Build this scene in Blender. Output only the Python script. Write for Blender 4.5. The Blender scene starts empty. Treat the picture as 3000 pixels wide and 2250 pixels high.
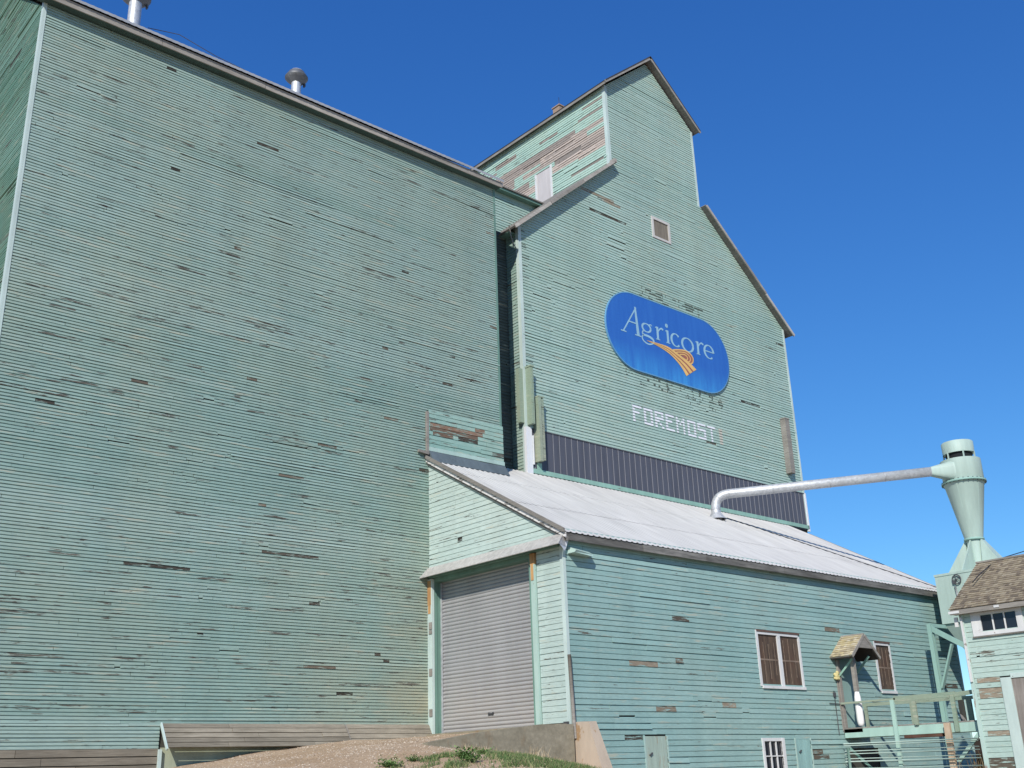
import bpy, math, random
from mathutils import Vector, Matrix, noise as mnoise
RND = random.Random(7)
S = bpy.context.scene
COL = S.collection
PI = math.pi

# ------------------------------------------------------------------ mesh builder
class MB:
    def __init__(self): self.v = []; self.f = []; self.c = []; self.smooth = set()
    def vert(self, p): self.v.append(tuple(p)); return len(self.v) - 1
    def face(self, pts, c=None, smooth=False):
        i = len(self.v); self.v += [tuple(p) for p in pts]
        if smooth: self.smooth.add(len(self.f))
        self.f.append(list(range(i, i + len(pts)))); self.c.append(c)
    def iface(self, idx, c=None, smooth=False):
        if smooth: self.smooth.add(len(self.f))
        self.f.append(list(idx)); self.c.append(c)
    def hexa(self, P, c=None):
        i = len(self.v); self.v += [tuple(p) for p in P]
        for q in ((0, 3, 2, 1), (4, 5, 6, 7), (0, 1, 5, 4), (1, 2, 6, 5), (2, 3, 7, 6), (3, 0, 4, 7)):
            self.f.append([i + k for k in q]); self.c.append(c)
    def box(self, x0, x1, y0, y1, z0, z1, c=None):
        x0, x1 = min(x0, x1), max(x0, x1); y0, y1 = min(y0, y1), max(y0, y1); z0, z1 = min(z0, z1), max(z0, z1)
        self.hexa([(x0, y0, z0), (x1, y0, z0), (x1, y1, z0), (x0, y1, z0), (x0, y0, z1), (x1, y0, z1), (x1, y1, z1), (x0, y1, z1)], c)
    def beam(self, a, b, w, h, up=(0, 0, 1), c=None, nseg=1, jit=0):
        a = Vector(a); b = Vector(b); d = (b - a).normalized(); u = Vector(up)
        if abs(d.dot(u)) > .98: u = Vector((0, 1, 0))
        s = d.cross(u).normalized(); t = s.cross(d).normalized()
        s *= w / 2; t *= h / 2
        self.hexa([a - s - t, a + s - t, a + s + t, a - s + t, b - s - t, b + s - t, b + s + t, b - s + t], c)
    def prism(self, poly, fn, d0, d1, c=None):
        # poly: list of 2d points; fn(p, d) -> 3d
        n = len(poly); i = len(self.v)
        self.v += [tuple(fn(p, d0)) for p in poly] + [tuple(fn(p, d1)) for p in poly]
        self.f.append([i + k for k in range(n)]); self.c.append(c)
        self.f.append([i + n + k for k in reversed(range(n))]); self.c.append(c)
        for k in range(n):
            k2 = (k + 1) % n
            self.f.append([i + k, i + k2, i + n + k2, i + n + k]); self.c.append(c)
    def tube(self, pts, r, n=12, cap=True, c=None):
        pts = [Vector(p) for p in pts]; rs = r if isinstance(r, (list, tuple)) else [r] * len(pts)
        prev = None; rings = []
        for k, p in enumerate(pts):
            d = (pts[min(k + 1, len(pts) - 1)] - pts[max(k - 1, 0)]).normalized()
            if prev is None:
                a = Vector((0, 0, 1)) if abs(d.z) < .9 else Vector((1, 0, 0))
                s = d.cross(a).normalized()
            else:
                s = (prev - d * prev.dot(d)).normalized()
            prev = s; t = d.cross(s)
            i = len(self.v)
            for j in range(n):
                an = 2 * PI * j / n
                self.v.append(tuple(p + (s * math.cos(an) + t * math.sin(an)) * rs[k]))
            rings.append(i)
        for a, b in zip(rings, rings[1:]):
            for j in range(n):
                self.iface([a + j, a + (j + 1) % n, b + (j + 1) % n, b + j], c, True)
        if cap:
            self.iface([rings[0] + j for j in range(n)], c); self.iface([rings[-1] + j for j in reversed(range(n))], c)
    def lathe(self, cx, cy, prof, n=40, c=None, cap=False):
        rings = []
        for (r, z) in prof:
            i = len(self.v); rings.append(i)
            for j in range(n):
                a = 2 * PI * j / n
                self.v.append((cx + r * math.cos(a), cy + r * math.sin(a), z))
        for a, b in zip(rings, rings[1:]):
            for j in range(n):
                self.iface([a + j, a + (j + 1) % n, b + (j + 1) % n, b + j], c, True)
        if cap:
            self.iface([rings[0] + j for j in range(n)], c); self.iface([rings[-1] + j for j in range(n)], c)

def build(name, mb, mat, parent=None, loc=None):
    off = Vector((0, 0, 0))
    if parent is not None: off = Vector(parent['_base'])
    elif loc is not None: off = Vector(loc)
    me = bpy.data.meshes.new(name)
    me.from_pydata([(x - off.x, y - off.y, z - off.z) for x, y, z in mb.v], [], mb.f)
    if any(c is not None for c in mb.c):
        at = me.attributes.new('bcol', 'FLOAT_COLOR', 'FACE')
        flat = []
        for c in mb.c: flat += list(c if c is not None else (.5, .2, 0, .5))
        at.data.foreach_set('color', flat)
    if mb.smooth:
        me.polygons.foreach_set('use_smooth', [k in mb.smooth for k in range(len(mb.f))])
    me.materials.append(mat); me.update()
    o = bpy.data.objects.new(name, me); COL.objects.link(o)
    if parent is not None:
        o.parent = parent
    else:
        o.location = off
    o['_base'] = tuple(off)
    return o
def build_split(name, mb, mat, parent, tol=.012, label=None):
    n = len(mb.v); par = list(range(n))
    def find(a):
        while par[a] != a: par[a] = par[par[a]]; a = par[a]
        return a
    for f in mb.f:
        for b in f[1:]: par[find(b)] = find(f[0])
    G = {}
    for i in range(n): G.setdefault(find(i), []).append(i)
    boxes = []
    for k, idx in G.items():
        P = [mb.v[i] for i in idx]
        boxes.append([{k}, [min(p[a] for p in P) - tol / 2 for a in range(3)], [max(p[a] for p in P) + tol / 2 for a in range(3)]])
    ch = True
    while ch:
        ch = False
        for i in range(len(boxes)):
            for j in range(i + 1, len(boxes)):
                A, B = boxes[i], boxes[j]
                if all(A[1][a] <= B[2][a] and B[1][a] <= A[2][a] for a in range(3)):
                    A[0] |= B[0]; A[1] = [min(x, y) for x, y in zip(A[1], B[1])]; A[2] = [max(x, y) for x, y in zip(A[2], B[2])]
                    del boxes[j]; ch = True; break
            if ch: break
    out = []
    for ks, _, _ in boxes:
        m = MB(); mp = {}
        for fi, f in enumerate(mb.f):
            if find(f[0]) in ks:
                for i in f:
                    if i not in mp: mp[i] = m.vert(mb.v[i])
                m.iface([mp[i] for i in f], mb.c[fi], fi in mb.smooth)
        o = build(name, m, mat, parent); out.append(o)
        if label: o['label'] = label
    return out
def thing(name, label, cat, loc, group=None):
    o = bpy.data.objects.new(name, None); COL.objects.link(o); o.location = loc
    o.empty_display_size = .3
    o['_base'] = tuple(loc); o['label'] = label; o['category'] = cat
    if group: o['group'] = group
    return o
def tag(o, label=None, cat=None, group=None, kind=None):
    for k, v in (('label', label), ('category', cat), ('group', group), ('kind', kind)):
        if v: o[k] = v
    return o

# ------------------------------------------------------------------ materials
def srgb(r, g, b):
    f = lambda c: (c / 255 / 12.92) if c / 255 < .04045 else ((c / 255 + .055) / 1.055) ** 2.4
    return (f(r), f(g), f(b), 1)
class NT:
    def __init__(self, name):
        self.m = bpy.data.materials.new(name); self.m.use_nodes = True
        self.t = self.m.node_tree; self.t.nodes.clear()
        self.out = self.n('ShaderNodeOutputMaterial'); self.b = self.n('ShaderNodeBsdfPrincipled')
        self.l(self.b.outputs[0], self.out.inputs[0]); self.tc = None
    def n(self, t, **kw):
        x = self.t.nodes.new(t)
        for k, v in kw.items(): setattr(x, k, v)
        return x
    def l(self, a, b): self.t.links.new(a, b)
    def co(self, scale=(1, 1, 1)):
        if self.tc is None: self.tc = self.n('ShaderNodeTexCoord')
        mp = self.n('ShaderNodeMapping'); mp.inputs['Scale'].default_value = scale
        self.l(self.tc.outputs['Object'], mp.inputs[0]); return mp.outputs[0]
    def noise(self, scale=(1, 1, 1), detail=4, rough=.6, s=1., dist=0):
        x = self.n('ShaderNodeTexNoise'); x.inputs['Scale'].default_value = s
        x.inputs['Detail'].default_value = detail; x.inputs['Roughness'].default_value = rough
        x.inputs['Distortion'].default_value = dist
        self.l(self.co(scale), x.inputs['Vector']); return x.outputs['Fac']
    def ramp(self, fac, *stops):
        r = self.n('ShaderNodeValToRGB'); e = r.color_ramp.elements
        while len(e) > 1: e.remove(e[-1])
        for k, (p, c) in enumerate(stops):
            if not isinstance(c, (tuple, list)): c = (c, c, c, 1)
            if k == 0: e[0].position = p; e[0].color = c
            else: q = e.new(p); q.color = c
        self.l(fac, r.inputs[0]); return r.outputs[0]
    def mix(self, f, a, b, mode='MIX'):
        x = self.n('ShaderNodeMix', data_type='RGBA', blend_type=mode)
        for v, i in ((f, 0), (a, 6), (b, 7)):
            if hasattr(v, 'links'): self.l(v, x.inputs[i])
            elif i == 0: x.inputs[0].default_value = v
            else: x.inputs[i].default_value = v if len(v) == 4 else (*v, 1)
        return x.outputs[2]
    def math(self, op, a, b=0.):
        x = self.n('ShaderNodeMath', operation=op)
        for v, i in ((a, 0), (b, 1)):
            if hasattr(v, 'links'): self.l(v, x.inputs[i])
            else: x.inputs[i].default_value = v
        return x.outputs[0]
    def base(self, c, rough=.7, metal=0., spec=.3):
        if hasattr(c, 'links'): self.l(c, self.b.inputs['Base Color'])
        else: self.b.inputs['Base Color'].default_value = c if len(c) == 4 else (*c, 1)
        if hasattr(rough, 'links'): self.l(rough, self.b.inputs['Roughness'])
        else: self.b.inputs['Roughness'].default_value = rough
        self.b.inputs['Metallic'].default_value = metal
        self.b.inputs['Specular IOR Level'].default_value = spec
        return self
    def bump(self, h, strength=.3, dist=.01):
        x = self.n('ShaderNodeBump'); x.inputs['Strength'].default_value = strength; x.inputs['Distance'].default_value = dist
        self.l(h, x.inputs['Height']); self.l(x.outputs[0], self.b.inputs['Normal'])

def siding_mat(name, c1, c2, cy, wood0=(.04, .036, .03), wood1=(.33, .27, .20), peel=.5, dirt=None, chalk=.5, fleck=.588, fz=(.40, .47)):
    """painted lap boards: per-board tint, chalking, peeling down to weathered wood"""
    t = NT(name)
    at = t.n('ShaderNodeAttribute'); at.attribute_name = 'bcol'
    sp = t.n('ShaderNodeSeparateColor'); t.l(at.outputs['Color'], sp.inputs[0])
    R, G, B = sp.outputs; A = at.outputs['Alpha']
    n1 = t.noise((.35, .35, .28), 5, .6); n2 = t.noise((5, 5, 55), 4, .65); n3 = t.noise((2.2, 2.2, 20), 7, .72)
    paint = t.mix(R, c1, c2)
    paint = t.mix(t.ramp(n1, (.42, 0.), (.72, chalk)), paint, cy)
    paint = t.mix(1., paint, t.ramp(n2, (.25, .80), (.75, 1.12)), 'MULTIPLY')
    n5 = t.noise((.9, .9, .10), 5, .7)
    paint = t.mix(1., paint, t.ramp(n5, (.28, .92), (.6, 1.03)), 'MULTIPLY')
    if dirt:
        (axis, a, b, zlo, zhi, dc, amt) = dirt
        ge = t.n('ShaderNodeNewGeometry'); sx = t.n('ShaderNodeSeparateXYZ'); t.l(ge.outputs['Position'], sx.inputs[0])
        mr = t.n('ShaderNodeMapRange'); mr.inputs[1].default_value = a; mr.inputs[2].default_value = b; t.l(sx.outputs[axis], mr.inputs[0])
        mz = t.n('ShaderNodeMapRange'); mz.inputs[1].default_value = zhi; mz.inputs[2].default_value = zlo; t.l(sx.outputs[2], mz.inputs[0])
        f = t.math('MULTIPLY', t.math('MULTIPLY', mr.outputs[0], mz.outputs[0]), t.ramp(t.noise((.5, .5, .8), 5, .65), (.3, 0.), (.65, amt)))
        paint = t.mix(f, paint, dc)
    n6 = t.noise((.7, .7, 9), 4, .6); n7 = t.noise((1.1, 1.1, 13), 5, .65)
    paint = t.mix(t.ramp(n7, (.59, 0.), (.69, .6)), paint, (.47, .44, .33, 1))
    mm = t.math('ADD', t.math('MULTIPLY', n3, .62), t.math('MULTIPLY', n6, .38))
    pf = t.ramp(t.math('ADD', mm, t.math('MULTIPLY', G, peel * .12)), (fleck, 0.), (fleck + .042, 1.))
    wood = t.mix(1., t.mix(A, (*wood0, 1), (*wood1, 1)), t.ramp(n2, (.25, .55), (.75, 1.35)), 'MULTIPLY')
    pw = t.mix(1., t.mix(t.noise((1.3, 1.3, 6), 3), (.17, .155, .125, 1), (.06, .06, .052, 1)), t.ramp(n2, (.25, .6), (.75, 1.3)), 'MULTIPLY')
    c = t.mix(pf, paint, pw)
    c = t.mix(t.math('MULTIPLY', B, t.ramp(t.noise((2.6, 2.6, 24), 6, .7), (fz[0], .0), (fz[1], 1.))), c, wood)
    t.base(c, .78, 0, .22); t.bump(n2, .25, .004)
    return t.m
def painted(name, c, rough=.6, var=.12, metal=0., spec=.3, streak=(2, 2, .5), peel=None, peelc=(.17, .15, .13)):
    t = NT(name)
    n = t.noise(streak, 5, .65)
    col = t.mix(1., (*c[:3], 1), t.ramp(n, (.3, 1 - var), (.7, 1 + var)), 'MULTIPLY')
    if peel:
        sc, th = peel
        col = t.mix(t.ramp(t.noise(sc, 6, .7), (th, 0.), (th + .04, 1.)), col, (*peelc, 1))
    t.base(col, rough, metal, spec); t.bump(n, .1, .01)
    return t.m
def wood_mat(name, a, b, sc=(2, 2, 40), spots=None):
    t = NT(name)
    n = t.noise(sc, 6, .7); n2 = t.noise((.8, .8, 1.5), 4)
    at = t.n('ShaderNodeAttribute'); at.attribute_name = 'bcol'
    sp = t.n('ShaderNodeSeparateColor'); t.l(at.outputs['Color'], sp.inputs[0])
    c = t.mix(t.ramp(n, (.3, 0.), (.7, 1.)), (*a, 1), (*b, 1))
    c = t.mix(1., c, t.ramp(n2, (.3, .8), (.7, 1.15)), 'MULTIPLY')
    c = t.mix(1., c, t.ramp(sp.outputs[0], (0., .75), (1., 1.2)), 'MULTIPLY')
    t.base(c, .85, 0, .15); t.bump(n, .35, .006)
    return t.m

M = {}
MINT1 = (.235, .415, .345, 1); MINT2 = (.32, .49, .425, 1); MINTY = (.40, .46, .33, 1)
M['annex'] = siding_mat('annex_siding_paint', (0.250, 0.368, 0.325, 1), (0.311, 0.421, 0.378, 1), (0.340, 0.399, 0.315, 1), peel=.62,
                        dirt=(0, .5, 6, -.8, 6.0, (.385, .345, .235, 1), 1.))
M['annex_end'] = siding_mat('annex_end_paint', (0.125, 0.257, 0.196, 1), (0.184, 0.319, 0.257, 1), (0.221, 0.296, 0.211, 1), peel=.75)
M['tower'] = siding_mat('tower_siding_paint', (0.327, 0.468, 0.415, 1), (0.381, 0.514, 0.460, 1), (0.395, 0.493, 0.405, 1), peel=.45, fleck=.615)
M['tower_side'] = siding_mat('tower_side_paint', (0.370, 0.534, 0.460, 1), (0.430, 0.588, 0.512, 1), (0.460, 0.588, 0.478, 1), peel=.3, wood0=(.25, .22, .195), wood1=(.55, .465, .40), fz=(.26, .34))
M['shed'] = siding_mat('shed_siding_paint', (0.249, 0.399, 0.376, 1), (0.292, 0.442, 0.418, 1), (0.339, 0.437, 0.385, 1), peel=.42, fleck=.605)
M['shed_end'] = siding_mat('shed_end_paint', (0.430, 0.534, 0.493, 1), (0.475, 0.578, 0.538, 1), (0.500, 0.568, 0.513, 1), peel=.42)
M['office'] = siding_mat('office_siding_paint', (0.370, 0.500, 0.449, 1), (0.430, 0.554, 0.503, 1), (0.470, 0.559, 0.493, 1), peel=.42)
M['gap'] = siding_mat('gap_shade_tone', (.06, .085, .08, 1), (.08, .11, .105, 1), (.09, .08, .07, 1), peel=.6)  # darkness of the narrow gap put into the board colour
M['patch'] = siding_mat('patch_siding_paint', (0.221, 0.394, 0.343, 1), (0.278, 0.442, 0.389, 1), (0.326, 0.403, 0.326, 1), peel=1.1, wood1=(.30, .19, .13))
M['trim'] = painted('mint_trim_paint', (.38, .51, .455), .65, .14, peel=((3, 3, 6), .66))
M['trim_light'] = painted('pale_trim_paint', (.47, .565, .53), .65, .14, peel=((4, 4, 8), .66))
M['trim_green'] = painted('green_trim_paint', (.25, .42, .345), .6, .15, peel=((3, 3, 9), .64))
M['jamb'] = painted('jamb_green_paint', (.14, .25, .205), .6, .2, peel=((3, 3, 6), .66))
M['core'] = painted('dark_sheathing', (.06, .06, .05), .9, .2)
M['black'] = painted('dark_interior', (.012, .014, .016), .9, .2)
M['white_peel'] = painted('peeling_white_paint', (.66, .64, .62), .6, .1, peel=((3, 3, 16), .53), peelc=(.2, .18, .16))
M['white_trim'] = painted('white_trim_paint', (.62, .62, .61), .55, .08, peel=((5, 5, 9), .62), peelc=(.3, .27, .24))
M['grey_wood'] = wood_mat('grey_weathered_wood', (.20, .185, .165), (.36, .335, .30))
M['skirt_wood'] = wood_mat('skirt_weathered_wood', (.185, .16, .122), (.32, .285, .225))
M['dark_wood'] = wood_mat('dark_weathered_wood', (.09, .087, .08), (.25, .24, .22), (1.5, 6, 14))
M['fascia'] = wood_mat('fascia_weathered_wood', (.27, .245, .21), (.43, .40, .36))
M['tan_wood'] = wood_mat('bare_tan_wood', (.36, .26, .17), (.50, .40, .30), (20, 20, 2))
M['orange_wood'] = wood_mat('bare_orange_wood', (.36, .17, .07), (.52, .33, .15), (25, 25, 2))
M['door_wood'] = wood_mat('grey_door_wood', (.24, .21, .18), (.40, .36, .33), (14, 14, 1.2))
M['roof_edge'] = painted('galvanised_edge', (.40, .40, .39), .45, .1, .3, .4)
def metal_roof():
    t = NT('corrugated_roof_metal')
    n = t.noise((.8, .25, .25), 5, .6); n2 = t.noise((9, .5, .5), 3, .6)
    c = t.mix(1., (.575, .56, .53, 1), t.ramp(n, (.3, .88), (.7, 1.06)), 'MULTIPLY')
    c = t.mix(1., c, t.ramp(n2, (.3, .86), (.7, 1.06)), 'MULTIPLY')
    c = t.mix(t.ramp(t.noise((5, .35, .35), 6, .75), (.62, 0.), (.72, .5)), c, (.34, .30, .26, 1))
    t.base(c, .5, .1, .4); return t.m
M['roof'] = metal_roof()
def galv(name, a, rough=.5, metal=.45):
    t = NT(name)
    v = t.n('ShaderNodeTexVoronoi'); v.inputs['Scale'].default_value = 14; t.l(t.co(), v.inputs['Vector'])
    sp = t.n('ShaderNodeSeparateColor'); t.l(v.outputs['Color'], sp.inputs[0])
    c = t.mix(1., a, t.ramp(sp.outputs[0], (0, .85), (1, 1.1)), 'MULTIPLY')
    c = t.mix(1., c, t.ramp(t.noise((1, 1, 1), 4), (.3, .85), (.7, 1.05)), 'MULTIPLY')
    t.base(c, rough, metal, .5); return t.m
M['galv'] = galv('galvanised_steel', (.56, .57, .58, 1))
M['cap_metal'] = galv('dull_vent_metal', (.16, .165, .17, 1), .5)
M['flash'] = galv('tan_flashing_metal', (.55, .52, .49, 1), .5, .25)
M['band'] = painted('dark_grey_cladding', (.088, .09, .108), .5, .16, .1, .4, (3, 3, .4))
M['band_rib'] = painted('grey_cladding_seam', (.27, .27, .29), .5, .1)
M['white_metal'] = painted('white_flashing', (.70, .71, .73), .45, .05)
M['mint_steel'] = painted('mint_painted_steel', (.38, .485, .43), .55, .12, 0, .35, (3, 3, .25), peel=((2.5, 2.5, .5), .70), peelc=(.30, .30, .22))
M['mint_steel_dark'] = painted('mint_frame_steel', (.27, .43, .375), .5, .12)
M['glass'] = painted('dark_window_glass', (.015, .018, .026), .12, .1, 0, .5)
def screen():
    t = NT('rusty_window_screen')
    n = t.noise((9, 9, .8), 5, .7); n2 = t.noise((1.5, 1.5, 1.2), 4, .6)
    c = t.mix(t.ramp(n, (.35, 0.), (.7, 1.)), (.05, .034, .026, 1), (.15, .105, .07, 1))
    c = t.mix(t.ramp(n2, (.45, 0.), (.7, .7)), c, (.11, .055, .035, 1))
    t.base(c, .6, 0, .3); return t.m
M['screen'] = screen()
def slat():
    t = NT('roller_door_metal')
    ge = t.n('ShaderNodeNewGeometry'); sx = t.n('ShaderNodeSeparateXYZ'); t.l(ge.outputs['Position'], sx.inputs[0])
    mz = t.n('ShaderNodeMapRange'); mz.inputs[1].default_value = 1.9; mz.inputs[2].default_value = .5; t.l(sx.outputs[2], mz.inputs[0])
    n = t.noise((1.2, .5, 1.2), 5, .65)
    f = t.math('MULTIPLY', mz.outputs[0], t.ramp(n, (.3, .2), (.62, .9)))
    c = t.mix(1., (.36, .36, .365, 1), t.ramp(t.noise((.6, 1.5, .3), 4), (.3, .9), (.7, 1.06)), 'MULTIPLY')
    c = t.mix(f, c, (.44, .415, .39, 1))
    t.base(c, .5, .2, .4); return t.m
M['slat'] = slat()
def concrete():
    t = NT('stained_concrete')
    n = t.noise((1.2, 1.2, 2.5), 6, .65); n2 = t.noise((12, 12, 12), 4, .6); n3 = t.noise((1.5, 1.5, .5), 5, .7)
    c = t.mix(t.ramp(n, (.35, 0.), (.7, 1.)), (.21, .185, .13, 1), (.33, .295, .22, 1))
    c = t.mix(t.ramp(n3, (.56, 0.), (.68, .55)), c, (.22, .12, .05, 1))
    c = t.mix(1., c, t.ramp(n2, (.3, .85), (.7, 1.12)), 'MULTIPLY')
    t.base(c, .88, 0, .2); t.bump(n2, .4, .01); return t.m
M['concrete'] = concrete()
M['concrete_pale'] = painted('pale_concrete', (.47, .38, .29), .88, .14, peel=((2.2, 2.2, 1.4), .60), peelc=(.33, .21, .11))
def ground_mat():
    t = NT('gravel_earth')
    n = t.noise((1, 1, 1), 6, .6, .45); n2 = t.noise((1, 1, 1), 5, .7, 26)
    v = t.n('ShaderNodeTexVoronoi'); v.inputs['Scale'].default_value = 32; t.l(t.co(), v.inputs['Vector'])
    c = t.mix(t.ramp(n, (.35, 0.), (.65, 1.)), (.38, .265, .165, 1), (.45, .34, .235, 1))
    c = t.mix(1., c, t.ramp(n2, (.3, .78), (.7, 1.18)), 'MULTIPLY')
    sp = t.n('ShaderNodeSeparateColor'); t.l(v.outputs['Color'], sp.inputs[0])
    c = t.mix(1., c, t.ramp(sp.outputs[0], (0., .82), (1., 1.18)), 'MULTIPLY')
    t.base(c, .92, 0, .15); t.bump(v.outputs['Distance'], .5, .02); return t.m
M['ground'] = ground_mat()
def attr_mat(name, cols, rough=.85, noise=(.8, 1.15), ns=(30, 30, 30)):
    t = NT(name)
    at = t.n('ShaderNodeAttribute'); at.attribute_name = 'bcol'
    sp = t.n('ShaderNodeSeparateColor'); t.l(at.outputs['Color'], sp.inputs[0])
    c = t.ramp(sp.outputs[0], *[(k / max(1, len(cols) - 1), (*x, 1)) for k, x in enumerate(cols)])
    c = t.mix(1., c, t.ramp(t.noise(ns, 4), (.3, noise[0]), (.7, noise[1])), 'MULTIPLY')
    t.base(c, rough, 0, .2); return t.m
M['stone'] = attr_mat('gravel_stone', [(.24, .17, .12), (.40, .31, .23), (.47, .39, .30), (.54, .46, .36)])
M['grass'] = attr_mat('grass_blade', [(.07, .12, .045), (.11, .18, .06), (.16, .21, .08), (.36, .30, .17)])
M['weed'] = attr_mat('weed_leaf', [(.09, .17, .05), (.14, .25, .07), (.20, .31, .10)])
M['straw'] = attr_mat('dry_straw', [(.33, .24, .13), (.48, .38, .24), (.58, .50, .36)])
M['shingle'] = attr_mat('weathered_cedar_shingle', [(.16, .13, .10), (.25, .205, .15), (.30, .25, .175), (.35, .30, .22)], .9, (.7, 1.2), (14, 3, 3))
M['shingle_porch'] = attr_mat('mossy_cedar_shingle', [(.33, .27, .19), (.46, .39, .27), (.48, .40, .23), (.54, .48, .37)], .9, (.75, 1.2), (14, 3, 3))
M['dark_brown'] = painted('dark_brown_fill', (.045, .035, .03), .9, .2)
def sign_mat():
    t = NT('faded_blue_enamel')
    n = t.noise((5, 5, .5), 5, .65); n2 = t.noise((2.2, 2.2, .25), 6, .7)
    tc = t.co(); sx = t.n('ShaderNodeSeparateXYZ'); t.l(tc, sx.inputs[0])
    mz = t.n('ShaderNodeMapRange'); mz.inputs[1].default_value = 1.1; mz.inputs[2].default_value = 0.; t.l(sx.outputs[2], mz.inputs[0])
    f = t.math('MULTIPLY', mz.outputs[0], t.ramp(n2, (.33, .1), (.66, 1.)))
    c = t.mix(t.ramp(n, (.3, 0.), (.7, 1.)), (.026, .118, .43, 1), (.034, .145, .47, 1))
    c = t.mix(f, c, (.055, .30, .64, 1))
    t.base(c, .42, 0, .4); return t.m
M['sign_blue'] = sign_mat()
M['sign_text'] = painted('pale_blue_lettering', (.27, .46, .58), .5, .10)
M['gold'] = painted('faded_gold', (.68, .43, .15), .5, .1)
M['redbrown'] = painted('red_brown_enamel', (.33, .12, .08), .5, .1)
M['letter_white'] = painted('white_lettering_paint', (.74, .75, .78), .7, .12, streak=(6, 6, 20))
M['letter_ghost'] = painted('faded_pink_lettering', (.52, .49, .42), .8, .15)
M['fleck'] = painted('dark_paint_residue', (.085, .10, .085), .9, .4)
M['cable'] = painted('dark_cable', (.03, .03, .035), .6, .1)
M['steel_dark'] = painted('dark_iron', (.07, .07, .075), .5, .2)
M['foam'] = painted('yellow_foam', (.58, .50, .24), .9, .2, streak=(8, 8, 8))
M['white_post'] = painted('sunlit_post_white', (.80, .78, .76), .55, .08, peel=((4, 4, 4), .66), peelc=(.45, .40, .36))  # white stands for full sun on the lower porch post
M['brown_panel'] = painted('brown_ventilator', (.33, .24, .18), .8, .15)

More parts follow.
